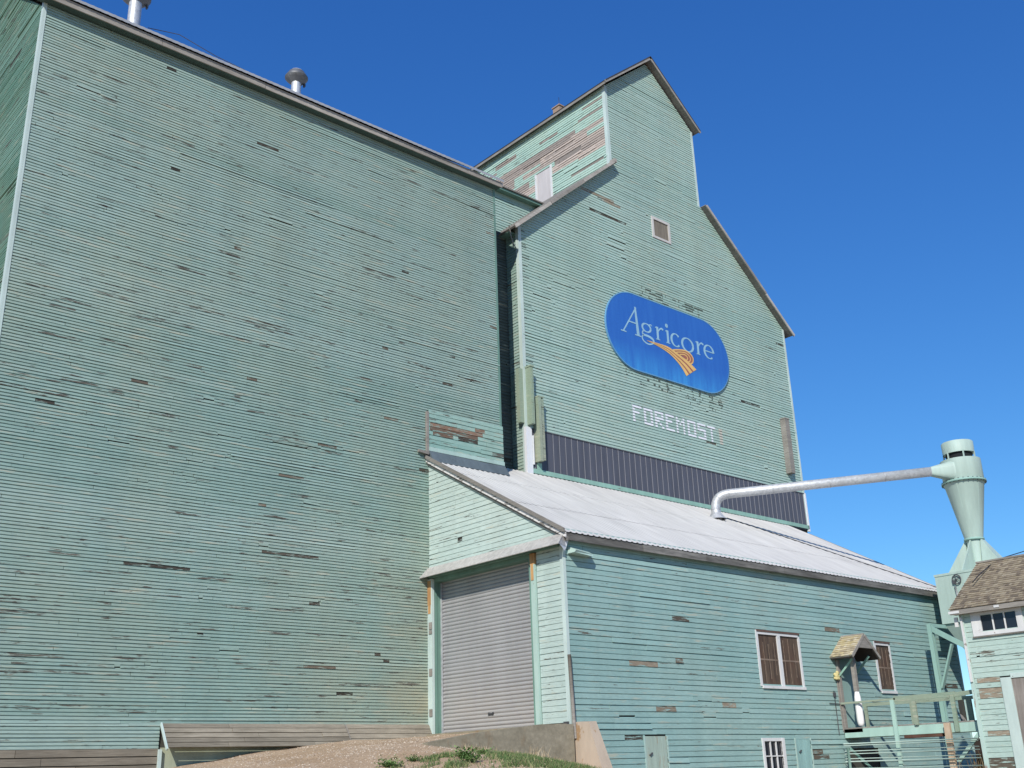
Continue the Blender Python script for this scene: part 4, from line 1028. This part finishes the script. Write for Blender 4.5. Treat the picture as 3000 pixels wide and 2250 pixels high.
mb.box(x0, x1, YS - .031, YS + .002, -.90, -.87); mb.box(x0, x1, YS - .031, YS + .002, -1.35, -1.31)
w = build('basement_window', mb, M['white_trim'], shed)
mb = MB(); mb.box(x0, x1, YS + .012, YS + .03, -2.0, z1); build('pane', mb, M['glass'], w)
for (a, b, z, m, lb) in ((8.70, 9.52, -.33, 'hatch_brown', 'grey green board hatch with brown stains'), (15.26, 16.0, -.40, 'hatch_blue', 'plain blue green board hatch')):
    M[m] = painted(m, (.32, .40, .34) if m == 'hatch_brown' else (.25, .41, .39), .75, .16, streak=(8, 8, .8), peel=((7, 7, .8), .6 if m == 'hatch_brown' else .75), peelc=(.30, .22, .14))
    mb = MB(); n = 4
    for k in range(n): mb.box(a + (b - a) * k / n, a + (b - a) * (k + 1) / n - .006, YS - .02, YS + .02, -2.6, z)
    o = build('board_hatch', mb, M[m], shed); o['label'] = lb
    mb = MB(); mb.box(a - .05, a - .001, YS - .035, YS + .01, -2.6, z); mb.box(b, b + .05, YS - .035, YS + .01, -2.6, z); build_split('hatch_batten', mb, M['trim'], o)
    mb = MB(); mb.beam((a + .12, YS - .04, -.80), (a + .22, YS - .04, -.74), .04, .03); build('hatch_latch', mb, M['steel_dark'], o)
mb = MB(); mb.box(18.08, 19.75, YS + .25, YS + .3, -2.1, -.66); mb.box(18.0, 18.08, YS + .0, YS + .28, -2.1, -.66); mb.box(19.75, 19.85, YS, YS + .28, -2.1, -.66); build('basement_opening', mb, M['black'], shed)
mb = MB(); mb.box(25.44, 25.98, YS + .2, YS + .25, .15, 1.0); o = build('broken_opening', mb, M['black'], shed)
mb = MB()
for (a, b, z0, z1) in ((25.5, 25.8, .15, .4), (25.75, 25.95, .15, .28), (25.46, 25.6, .15, .33)): mb.hexa([(a, YS + .02, z0), (b, YS + .02, z0), (b, YS + .06, z0), (a, YS + .06, z0), (a + .03, YS + .02, z1), (b - .05, YS + .02, z1 - .08), (b - .05, YS + .06, z1 - .08), (a + .03, YS + .06, z1)], (.6, 0, 0, 0))
build_split('broken_board', mb, M['fascia'], o)

# porch hood on the shed wall
def shingles(mb, x0, z0, x1, z1, y0, y1, exp, seed, wid=(.08, .17), th=.014):
    """courses of split shingles on a slope rising from (x0,z0) to (x1,z1), running along y"""
    rnd = random.Random(seed); L = math.hypot(x1 - x0, z1 - z0); dx, dz = (x1 - x0) / L, (z1 - z0) / L; nxx, nzz = -dz, dx
    if nzz < 0: nxx, nzz = -nxx, -nzz
    n = int(L / exp)
    for k in range(n + 1):
        y = y0 + rnd.uniform(-.08, 0)
        while y < y1:
            w = rnd.uniform(*wid); a = max(y0, y); b = min(y1, y + w - .004); y += w
            if b - a < .01: continue
            s0 = k * exp - rnd.uniform(0, .018); s1 = min(L, k * exp + exp * 1.15); tt = th * rnd.uniform(.8, 1.9)
            P = lambda s, o, yy_: (x0 + dx * s + nxx * o, yy_, z0 + dz * s + nzz * o)
            c = (rnd.random(), 0, 0, 0)
            mb.hexa([P(s0, .004, a), P(s0, .004, b), P(s1, .0, b), P(s1, .0, a), P(s0, tt + .012, a), P(s0, tt + .012, b), P(s1, .004, b), P(s1, .004, a)], c)
PX0, PXR, PX1 = 17.64, 18.44, 19.2; PZ0, PZR = 2.02, 2.70; PY = -6.5
mb = MB(); shingles(mb, PX0, PZ0, PXR, PZR, PY, YS - .01, .105, 5); shingles(mb, PX1, PZ0, PXR, PZR, PY, YS - .01, .105, 6)
porch = build('porch_hood', mb, M['shingle_porch'], shed)
mb = MB(); slab(mb, (PX0 + .01, PZ0 - .035), (PXR, PZR - .035), PY + .01, YS - .01, .03); slab(mb, (PX1 - .01, PZ0 - .035), (PXR, PZR - .035), PY + .01, YS - .01, .03)
slab(mb, (PX0, PZ0 - .07), (PXR, PZR - .07), PY - .02, PY + .009, .09, (.8, 0, 0, 0)); slab(mb, (PX1, PZ0 - .07), (PXR, PZR - .07), PY - .02, PY + .009, .09, (.8, 0, 0, 0))
mb.prism([(18.06, 2.27), (18.88, 2.27), (PXR, PZR - .03)], lambda p, d: (p[0], d, p[1]), PY - .005, PY + .02)
mb.box(PXR - .03, PXR + .03, PY, YS - .01, PZR - .0, PZR + .035, (.9, 0, 0, 0))
build('hood_frame', mb, M['grey_wood'], porch)
mb = MB(); slab(mb, (PX0 + .03, PZ0 - .075), (PXR, PZR - .075), PY + .03, YS - .03, .03); slab(mb, (PX1 - .03, PZ0 - .075), (PXR, PZR - .075), PY + .03, YS - .03, .03); build('hood_shade_sheet', mb, M['dark_brown'], porch)  # dark sheet added, shade under the hood put into its colour
mb = MB(); mb.box(17.9, 18.03, YS - .10, YS - .026, -.25, 1.95); mb.box(17.83, 17.9, YS - .06, YS - .025, -.2, 1.5); build('wall_post', mb, M['fascia'], porch)
mb = MB(); mb.box(17.95, 18.07, -6.30, -6.18, .95, 1.98); build('front_post', mb, M['fascia'], porch)
mb = MB(); mb.lathe(18.01, -6.24, [(.02, 1.0), (.07, .92), (.098, .78), (.108, .6), (.112, .1), (.10, .0), (.08, -.07), (.01, -.09)], 16); build('sunlit_lower_post', mb, M['white_post'], porch)  # lower part of the front post, sunlight put into its colour and shape
mb = MB(); mb.beam((17.93, YS - .05, 1.42), (17.97, -6.28, 1.95), .05, .06); mb.beam((18.9, YS - .05, 1.5), (18.9, -6.3, 2.05), .05, .06); build_split('brace', mb, M['trim_green'], porch)
mb = MB(); mb.box(17.86, 18.2, -6.36, YS - .03, -.26, -.12); build('sill_beam', mb, M['grey_wood'], porch)
# wall door behind the porch
mb = MB(); mb.box(18.08, 18.95, YS - .04, YS - .026, -.1, 1.9); build('porch_door', mb, painted('shaded_door_paint', (.24, .36, .33), .7, .15), shed)

# ================================================================== small things on the shed wall
mb = MB(); rnd = random.Random(12)
for k in range(26):
    a = rnd.uniform(0, 6.28); b = rnd.uniform(-1, 1); d = Vector((math.cos(a) * .07, -abs(math.sin(a)) * .06, b * .10)); p = Vector((17.79, YS - .06, 1.47)) + d
    mb.lathe(p.x, p.y, [(.001, p.z - .05), (.045, p.z - .03), (.05, p.z), (.035, p.z + .035), (.001, p.z + .05)], 8)
tag(build('foam_lump', mb, M['foam'], loc=(17.79, YS - .05, 1.32)), 'small yellow foam lump on the shed wall left of the porch', 'foam')
t = thing('wall_conduit', 'thin dark pipe running up the shed wall left of the porch post', 'pipe', (17.57, YS - .05, -.3))
mb = MB(); mb.tube([(17.58, YS - .05, 1.0), (17.57, YS - .05, -.3)], .014, 6); build('riser', mb, M['steel_dark'], t)
mb = MB(); mb.tube([(17.25, YS - .05, .62), (17.85, YS - .05, .61)], .012, 6); mb.box(17.53, 17.63, YS - .08, YS - .03, .82, .95); build_split('cross_pipe', mb, M['steel_dark'], t)

# ================================================================== concrete
mb = MB()
W = [(1.62, -.50, -.455), (3.0, -.66, -.25), (4.97, -.9, -.06), (6.02, -1.1, -.05)]
for (a, b, c), (d, e, f) in zip(W, W[1:]):
    mb.hexa([(a, -5.82, -2.6), (d, -5.82, -2.6), (d, -5.62, -2.6), (a, -5.62, -2.6), (a, -5.82, c), (d, -5.82, f), (d, -5.62, f), (a, -5.62, c)])
mb.box(5.78, 6.08, -5.615, .0, -2.4, -.03)
tag(build('retaining_wall', mb, M['concrete'], loc=(4, -5.7, -2.6)), 'low brown grey concrete wing wall rising along the ramp to the door', 'wall')
mb = MB()
mb.hexa([(6.12, -7.15, -2.7), (6.62, -7.15, -2.7), (6.66, YS - .03, -2.7), (6.12, YS - .03, -2.7), (6.16, -6.20, -.02), (6.42, -6.20, .0), (6.45, YS - .03, .02), (6.14, YS - .03, .0)])
tag(build('concrete_buttress', mb, M['concrete_pale'], loc=(6.3, -6.3, -2.7)), 'pale tapered concrete buttress at the shed corner', 'buttress')

# ================================================================== duct, dust collector
duct = thing('exhaust_duct', 'grey metal pipe bending out of the white roof and running to the dust collector', 'pipe', (19.36, -.47, 7.7))
p0 = Vector((19.36, -.47, 7.55)); el = Vector((19.36, -.47, 8.64)); pe = Vector((24.35, -6.75, 8.93)); d = (pe - el).normalized()
pts = [p0, el - Vector((0, 0, .55))]
for k in range(1, 8):
    t = k / 8; a = el - Vector((0, 0, .55)); c = el + d * .55; pts.append(a * (1 - t) ** 2 + el * 2 * t * (1 - t) + c * t * t)
pts += [el + d * .55, pe]
mb = MB(); mb.tube(pts, .178, 20); build('pipe', mb, M['galv'], duct)
mb = MB()
for q in (pts[1], pts[5], pts[9], el + d * 2.2, el + d * 4.3, el + d * 6.3):
    i = min(range(len(pts) - 1), key=lambda j: (pts[j] - q).length); dd = d if (q - el).dot(d) > .5 else (pts[i + 1] - pts[i]).normalized()
    mb.tube([q - dd * .02, q + dd * .02], .187, 20)
build_split('joint_ring', mb, M['galv'], duct)
mb = MB(); mb.lathe(19.36, -.47, [(.36, 7.70), (.25, 7.86), (.185, 7.95)], 20); build('roof_collar', mb, M['galv'], duct)

CX, CY = 25.42, -7.35
cyc = thing('dust_collector', 'mint green metal cyclone dust collector on a steel frame beside the shed', 'dust collector', (CX, CY, -2.7))
mb = MB(); mb.lathe(CX, CY, [(.72, 9.36), (.72, 8.52), (.705, 8.5), (.31, 6.35)], 44); mb.lathe(CX, CY, [(.02, 9.37), (.56, 9.37), (.72, 9.36)], 44); build('cyclone_body', mb, M['mint_steel'], cyc)
mb = MB(); mb.lathe(CX, CY, [(.72, 8.55), (.79, 8.55), (.79, 8.48), (.70, 8.48)], 44); build('flange_ring', mb, M['mint_steel_dark'], cyc)
mb = MB()
for a in (PI * 1.02, PI * 1.38, PI * 1.75, .3): mb.hexa([(CX + R_ * math.cos(a + q), CY + R_ * math.sin(a + q), z) for z, rr in ((6.44, .315), (8.46, .70)) for R_, q in ((rr, -.02), (rr + .012, -.018), (rr + .012, .018), (rr, .02))])
build_split('cone_seam', mb, M['mint_steel'], cyc)
mb = MB()
for k in range(28):
    a = 2 * PI * k / 28; x, y = CX + .765 * math.cos(a), CY + .765 * math.sin(a); mb.box(x - .015, x + .015, y - .015, y + .015, 8.45, 8.58)
build('flange_bolts', mb, M['steel_dark'], cyc)['kind'] = 'stuff'
mb = MB(); mb.lathe(CX, CY, [(.31, 6.42), (.355, 6.42), (.355, 6.35), (.28, 6.35)], 36); build('flange_ring', mb, M['mint_steel_dark'], cyc)
mb = MB(); mb.lathe(CX, CY, [(.56, 9.62), (.57, 10.05), (.55, 10.07), (.001, 10.10)], 40); mb.lathe(CX, CY, [(.53, 9.63), (.001, 9.64)], 40); cp = build('rain_cap', mb, M['mint_steel'], cyc)
mb = MB(); mb.lathe(CX, CY, [(.47, 9.36), (.47, 9.63)], 30); build('outlet_throat', mb, M['black'], cp)
mb = MB()
for k in range(6):
    a = 2 * PI * k / 6 + .75; mb.box(CX + .55 * math.cos(a) - .022, CX + .55 * math.cos(a) + .022, CY + .55 * math.sin(a) - .022, CY + .55 * math.sin(a) + .022, 9.36, 9.66)
build_split('cap_strut', mb, M['mint_steel'], cp)
# tangential inlet: round at the duct, tall rectangle at the body
mb = MB(); n = 20; s = Vector((d.y, -d.x, 0)).normalized() * -1; u = Vector((0, 0, 1)); A = []; B = []
side = Vector((-.62, .33, 0))
for k in range(n):
    a = 2 * PI * k / n; ca, sa = math.cos(a), math.sin(a)
    A.append(pe - d * .06 + (s * ca + u * sa) * .185)
    m = max(abs(ca), abs(sa)); B.append(Vector((CX - .34, CY - .10, 8.93)) + s * (ca / m * .30) + u * (sa / m * .42 - .02))
i = len(mb.v); mb.v += [tuple(p) for p in A + B]
for k in range(n): mb.iface([i + k, i + (k + 1) % n, i + n + (k + 1) % n, i + n + k], None, True)
build('inlet_transition', mb, M['mint_steel'], cyc)
mb = MB(); mb.box(23.9, 26.9, -8.75, -6.38, 3.36, 5.09); mb.box(23.88, 26.92, -8.77, -6.36, 5.02, 5.10); build('hopper_box', mb, M['mint_steel'], cyc)
mb = MB(); q = [(23.95, -8.7), (26.85, -8.7), (26.85, -6.43), (23.95, -6.43)]; q2 = [(24.9, -7.9), (25.9, -7.9), (25.9, -7.1), (24.9, -7.1)]
for k in range(4): mb.face([(*q[k], 3.35), (*q[(k + 1) % 4], 3.35), (*q2[(k + 1) % 4], 1.6), (*q2[k], 1.6)])
build('hopper_bottom', mb, M['mint_steel'], cyc)
mb = MB(); mb.lathe(CX, CY, [(.28, 6.36), (.29, 5.1)], 28); build('drop_tube', mb, M['mint_steel'], cyc)
for (dx, dy) in ((0, 1), (0, -1), (-1, 0), (1, 0)):
    mb = MB(); L = .86 if dy else .85
    a = Vector((CX + dx * .28, CY + dy * .28, 6.34)); b = Vector((CX + dx * (.28 + L + .25), CY + dy * (.28 + L), 5.11)); c = Vector((CX + dx * .28, CY + dy * .28, 5.11)); w = Vector((dy, dx, 0)) * (.36 if dx == 0 else .02)
    a2 = Vector((CX + dx * .33, CY + dy * .33, 6.34))
    if dy: # flared side plates
        mb.hexa([tuple(b - w), tuple(b + w), tuple(c + w), tuple(c - w), tuple(a2 - w * .35), tuple(a2 + w * .35), tuple(a + w * .35), tuple(a - w * .35)])
    else:
        mb.hexa([tuple(b - w), tuple(b + w), tuple(c + w), tuple(c - w), tuple(a2 - w), tuple(a2 + w), tuple(a + w), tuple(a - w)])
    build('gusset', mb, M['mint_steel'], cyc)
# frame
for (lx, ly) in ((22.9, -6.42), (26.6, -6.42), (26.6, -8.6)):
    mb = MB(); mb.box(lx - .10, lx - .05, ly - .08, ly + .06, -2.7, 3.3); mb.box(lx + .03, lx + .11, ly - .08, ly - .04, -2.7, 3.25); mb.box(lx - .05, lx + .03, ly - .03, ly + .0, -2.7, 3.2); build('leg', mb, M['mint_steel_dark'], cyc)
mb = MB(); mb.beam((22.9, -6.45, 3.15), (22.9, -7.55, 2.45), .06, .17); mb.beam((22.9, -7.12, 2.55), (22.93, -6.5, 1.15), .14, .06); mb.beam((22.9, -6.42, 3.26), (26.6, -6.42, 3.30), .1, .12); mb.beam((22.9, -7.55, 2.45), (24.4, -8.3, 1.6), .06, .14); build_split('brace', mb, M['mint_steel_dark'], cyc)
# chain wheel on the hopper
mb = MB(); wx, wy, wz, r = 23.84, -7.2, 4.82, .16
ring = [(wx, wy + r * math.cos(2 * PI * k / 16), wz + r * math.sin(2 * PI * k / 16)) for k in range(17)]; mb.tube(ring, .02, 6)
for k in range(5): a = 2 * PI * k / 5; mb.tube([(wx, wy, wz), (wx, wy + r * math.cos(a), wz + r * math.sin(a))], .012, 5)
mb.box(wx - .02, wx + .04, wy + .06, wy + .16, wz - .14, wz - .02)
wh = build('chain_wheel', mb, M['steel_dark'], cyc)
mb = MB(); mb.tube([(23.86, -7.1, 4.6), (23.87, -7.16, 3.9)], .035, 8); build('conduit', mb, M['galv'], wh)

# ================================================================== OFFICE SHED (right edge)
off = thing('office_building', 'small mint green building with cedar shingle roof at the right edge', 'building', (19.6, -14, -2.7))
OX, OY0, OY1 = 17.6, -10.2, -19.0
mb = MB(); mb.prism([(OX + .03, -2.7), (21.6, -2.7), (21.6, 2.9), (19.6, 4.4), (OX + .03, 2.9)], lambda p, q: (p[0], q, p[1]), OY0 - .03, OY1); build('core_wall', mb, M['core'], off)
mb = MB(); siding(mb, 'y', OX, OY1, OY0 - .02, -2.7, 2.95, E_S, .022, .10, 81, bare=.02, loose=.04,
                  openings=[(-11.80, -10.66, 2.22, 2.75), (-12.5, -11.03, -2.7, 1.0)],
                  patches=[(-11.02, -10.36, .86, 1.06, 'bare', .85), (-11.02, -10.36, .46, .66, 'bare', .95), (-11.02, -10.4, -.55, -.42, 'bare', .8), (-11.0, -10.3, -1.6, -1.19, 'bare', .35)])
build('front_siding', mb, M['office'], off)
mb = MB(); mb.box(OX - .05, OX + .06, OY0 - .09, OY0 + .03, -2.7, 2.9); build('corner_board', mb, painted('peeling_corner_board', (.42, .55, .50), .7, .1, peel=((6, 6, 1.2), .56), peelc=(.26, .19, .15)), off)
mb = MB(); mb.box(OX - .10, OX - .052, OY0 - .06, OY0 + .0, .9, 2.7); build('white_edge_strip', mb, M['white_trim'], off)
EX, EZ = 17.3, 2.92; RX, RZ = 19.6, 4.50
mb = MB(); shingles(mb, EX, EZ, RX, RZ, -14.5, -10.02, .125, 9, (.07, .16), .012)
rf = build('roof', mb, M['shingle'], off)
mb = MB(); slab(mb, (EX + .02, EZ - .05), (RX, RZ - .03), -19, -10.05, .03); slab(mb, (21.9, EZ - .05), (RX, RZ - .03), -19, -10.05, .03); build('roof_deck', mb, M['grey_wood'], rf)
mb = MB(); mb.box(RX - .06, RX + .06, -14.5, -10.0, RZ + .0, RZ + .05); build('ridge_board', mb, M['fascia'], rf)
mb = MB(); mb.box(EX + .0, EX + .04, -14.6, -10.04, EZ - .15, EZ - .02, (.4, 0, 0, 0)); mb.box(EX + .04, OX + .02, -14.6, -10.06, EZ - .14, EZ - .11, (.3, 0, 0, 0)); build('eave_fascia', mb, M['grey_wood'], rf)
mb = MB(); mb.box(EX - .02, EX - .001, -10.32, -10.0, EZ - .12, EZ - .05); mb.box(EX - .02, EX - .001, -11.5, -11.35, EZ - .1, EZ - .04); mb.box(OX - .08, OX - .03, -10.12, -10.02, 2.45, 2.72); build_split('white_eave_patch', mb, M['white_trim'], rf)
mb = MB()
for (a, b, c, e2) in ((-10.66, -10.50, 2.13, 2.82), (-11.98, -11.80, 2.13, 2.82), (-11.80, -10.66, 2.70, 2.82), (-11.80, -10.66, 2.13, 2.235)): mb.box(OX - .05, OX + .02, a, b, c, e2)
mb.box(OX - .045, OX + .0, -10.78, -10.66, 2.24, 2.70)
w = build('window', mb, M['white_trim'], off)
mb = MB(); mb.box(OX - .005, OX + .02, -11.80, -10.78, 2.235, 2.70); build('pane', mb, M['glass'], w)
mb = MB()
for q in (-11.12, -11.46): mb.box(OX - .03, OX - .006, q - .02, q + .02, 2.235, 2.70)
build_split('glazing_bar', mb, M['white_trim'], w)
mb = MB(); mb.box(OX - .075, OX + .0, -12.02, -10.48, 2.09, 2.128); build('sill', mb, M['grey_wood'], w)
mb = MB(); mb.box(OX - .02, OX + .02, -12.4, -11.34, -2.6, .92); dr = build('door', mb, M['door_wood'], off)
mb = MB(); mb.box(OX - .05, OX + .02, -11.34, -11.04, -2.6, .95); mb.box(OX - .05, OX + .02, -12.5, -11.34, .921, 1.05); build('door_frame', mb, M['trim_light'], off)

mb = MB(); P = [(23.1, -11.0, 5.55), (21.6, -10.75, 5.0), (20.1, -10.5, 4.62), (19.2, -10.55, 4.30), (18.5, -10.5, 3.95), (18.2, -10.45, 3.75)]
mb.tube([(30, -12.4, 8.8), (26, -11.5, 6.8)] + P, .016, 6)
tag(build('power_cable', mb, M['cable'], loc=(18.2, -10.45, 3.75)), 'thin dark cable drooping onto the shingle roof from the right', 'cable')
mb = MB(); pts = [(20.43, -.14), (21.6, -1.2), (22.96, -2.43), (24.4, -3.85), (25.92, -5.35)]
mb.tube([(x, y, roofz(y) + .032) for x, y in pts], .018, 6)
tag(build('roof_cable', mb, M['cable'], loc=(20.43, -.14, roofz(-.14))), 'dark cable lying diagonally across the white metal roof', 'cable')

dk = thing('dark_low_structure', 'dark low structure added far behind the catwalk beside the office corner', 'low structure', (36, -1.5, -2.7))  # low block added to darken the open view past the office corner
mb = MB()
for k in range(8): mb.box(34.0, 34.06, -4.6 + .012 * (k % 2), 2.2, -2.7 + k * .3, -2.7 + k * .3 + .285, (RND.random(), 0, 0, 0))
mb.box(34.07, 38, -4.55, 2.15, -2.7, -.36)
build('plank_wall', mb, M['dark_brown'], dk)
mb = MB(); mb.box(33.95, 38.1, -4.7, 2.3, -.355, -.30); build('structure_top', mb, M['dark_wood'], dk)

# ================================================================== CATWALK
cw = thing('catwalk', 'mint green wooden catwalk with railing between the porch and the small office', 'catwalk', (18.4, -8, -2.7))
mb = MB(); mb.box(17.86, 17.93, -10.12, -5.72, -.41, -.155); bm = build('side_beam', mb, M['trim_green_l'] if 'trim_green_l' in M else painted('catwalk_mint_paint', (.36, .52, .45), .65, .12, peel=((1.6, 1.6, 3), .63), peelc=(.34, .27, .23)), cw)
M['cat'] = bm.data.materials[0]
mb = MB(); mb.box(18.75, 18.82, -10.12, -5.72, -.41, -.155); build('side_beam', mb, M['cat'], cw)
mb = MB(); y = -10.1
while y < -5.75: mb.box(17.88, 18.82, y, y + .14, -.15, -.115, (RND.random(), 0, 0, 0)); y += .15
build('deck', mb, M['grey_wood'], cw)
mb = MB(); mb.beam((17.86, YS - .03, .615), (17.86, -7.6, .63), .05, .06); mb.beam((17.86, -7.55, .625), (17.86, -9.5, .635), .05, .14); mb.beam((17.85, -9.3, .60), (17.85, -10.1, .66), .05, .12); build('top_rail', mb, M['guard'], cw)
for (yy_, z0, z1, m) in ((-7.5, -2.7, .60, 'cat'), (-8.2, -.15, .53, 'guard'), (-9.42, -.40, .64, 'guard')):
    mb = MB(); mb.box(17.79, 17.855, yy_ - .06, yy_ + .06, z0, z1); build_split('rail_post', mb, M[m], cw)
mb = MB(); mb.box(18.84, 18.9, -9.45, -9.3, -.3, .55); mb.box(18.84, 18.9, -7.6, -7.48, -.3, .6); mb.box(18.84, 18.9, -6.0, -5.9, -.3, .6); build_split('rail_post', mb, M['guard'], cw)
mb = MB(); mb.beam((18.87, YS - .03, .58), (18.87, -10.1, .56), .05, .1); build('back_rail', mb, M['guard'], cw)
mb = MB(); mb.box(17.70, 17.785, -9.26, -9.08, -2.7, -.15, (.8, 0, 0, 0)); build('support_post', mb, M['tan_wood'], cw)
mb = MB(); mb.beam((17.72, -10.13, -.44), (17.72, -9.35, -1.22), .06, .10); build_split('brace', mb, M['cat'], cw)
mb = MB(); mb.box(17.87, 18.3, -8.9, -7.7, -.50, -.42); build('rotten_plank', mb, painted('red_brown_rot', (.10, .05, .035), .9, .3), cw)
fn = thing('pipe_fence', 'thin mint green pipe fence panel under the catwalk', 'fence', (17.55, -8, -2.7))
mb = MB()
for z in (-.585, -.64, -.80, -.88, -1.02, -1.10, -1.3, -1.5): mb.tube([(17.56, -5.82, z), (17.56, -10.1, z - .02)], .014 if z not in (-.585, -1.10) else .02, 6)
build_split('rail', mb, M['mint_steel'], fn)
mb = MB(); mb.tube([(17.56, -5.95, -2.7), (17.56, -5.95, -.70)], .045, 8); build('post', mb, M['mint_steel_dark'], fn)
mb = MB(); mb.beam((17.60, -6.0, -.72), (17.9, -6.9, -1.7), .05, .07); build_split('brace', mb, M['jamb'], fn)

# ================================================================== CAMERA, SKY, SUN
cam = bpy.data.cameras.new('camera'); co = bpy.data.objects.new('camera', cam); COL.objects.link(co); S.camera = co
az, el_, ro = .7293, .3501, -.0339
f = Vector((math.sin(az) * math.cos(el_), math.cos(az) * math.cos(el_), math.sin(el_))); r = Vector((math.cos(az), -math.sin(az), 0)); u = r.cross(f)
r2 = math.cos(ro) * r + math.sin(ro) * u; u2 = -math.sin(ro) * r + math.cos(ro) * u
mw = Matrix(((r2.x, u2.x, -f.x, -12.9903), (r2.y, u2.y, -f.y, -25.2801), (r2.z, u2.z, -f.z, -1.1767), (0, 0, 0, 1)))
co.matrix_world = mw; cam.sensor_width = 36; cam.lens = 36 * 3141.19 / 3000; cam.clip_end = 4000; cam.clip_start = .1
sd = Vector((1.22, .92, -1.05)).normalized()            # direction the light travels
sun = bpy.data.lights.new('sun', 'SUN'); sun.energy = 3.5; sun.angle = math.radians(.53); sun.color = (1, .95, .865)
so = bpy.data.objects.new('sun', sun); COL.objects.link(so); so.rotation_euler = sd.to_track_quat('-Z', 'Y').to_euler(); so.location = (-40, -40, 60)
w = bpy.data.worlds.new('World'); S.world = w; w.use_nodes = True; nt = w.node_tree
bg = nt.nodes['Background']; sky = nt.nodes.new('ShaderNodeTexSky'); sky.sky_type = 'NISHITA'; sky.sun_disc = False
sky.sun_elevation = math.asin(-sd.z); sky.sun_rotation = math.atan2(-sd.x, -sd.y)
sky.altitude = 900; sky.air_density = 1.0; sky.dust_density = .0; sky.ozone_density = 3.0
hs = nt.nodes.new('ShaderNodeHueSaturation'); hs.inputs['Saturation'].default_value = 1.12; hs.inputs['Value'].default_value = 1.0
mx = nt.nodes.new('ShaderNodeMix'); mx.data_type = 'RGBA'; mx.blend_type = 'MULTIPLY'; mx.inputs[0].default_value = 1; mx.inputs[7].default_value = (.36, .59, .89, 1)
nt.links.new(sky.outputs[0], hs.inputs['Color']); nt.links.new(hs.outputs[0], mx.inputs[6]); ss = nt.nodes.new('ShaderNodeSeparateColor'); sc_ = nt.nodes.new('ShaderNodeCombineColor'); nt.links.new(mx.outputs[2], ss.inputs[0])
for k, (pe_, kk) in enumerate(((1.12, 1.0), (.94, .99), (.69, 1.34))):      # film-like response of each colour channel of the sky
    pw = nt.nodes.new('ShaderNodeMath'); pw.operation = 'POWER'; pw.inputs[1].default_value = pe_
    ml = nt.nodes.new('ShaderNodeMath'); ml.operation = 'MULTIPLY'; ml.inputs[1].default_value = kk
    nt.links.new(ss.outputs[k], pw.inputs[0]); nt.links.new(pw.outputs[0], ml.inputs[0]); nt.links.new(ml.outputs[0], sc_.inputs[k])
nt.links.new(sc_.outputs[0], bg.inputs[0]); bg.inputs[1].default_value = .15
S.view_settings.view_transform = 'Standard'; S.view_settings.look = 'None'; S.view_settings.exposure = .42; S.view_settings.gamma = 1
for o in list(S.objects):
    if '_base' in o: del o['_base']
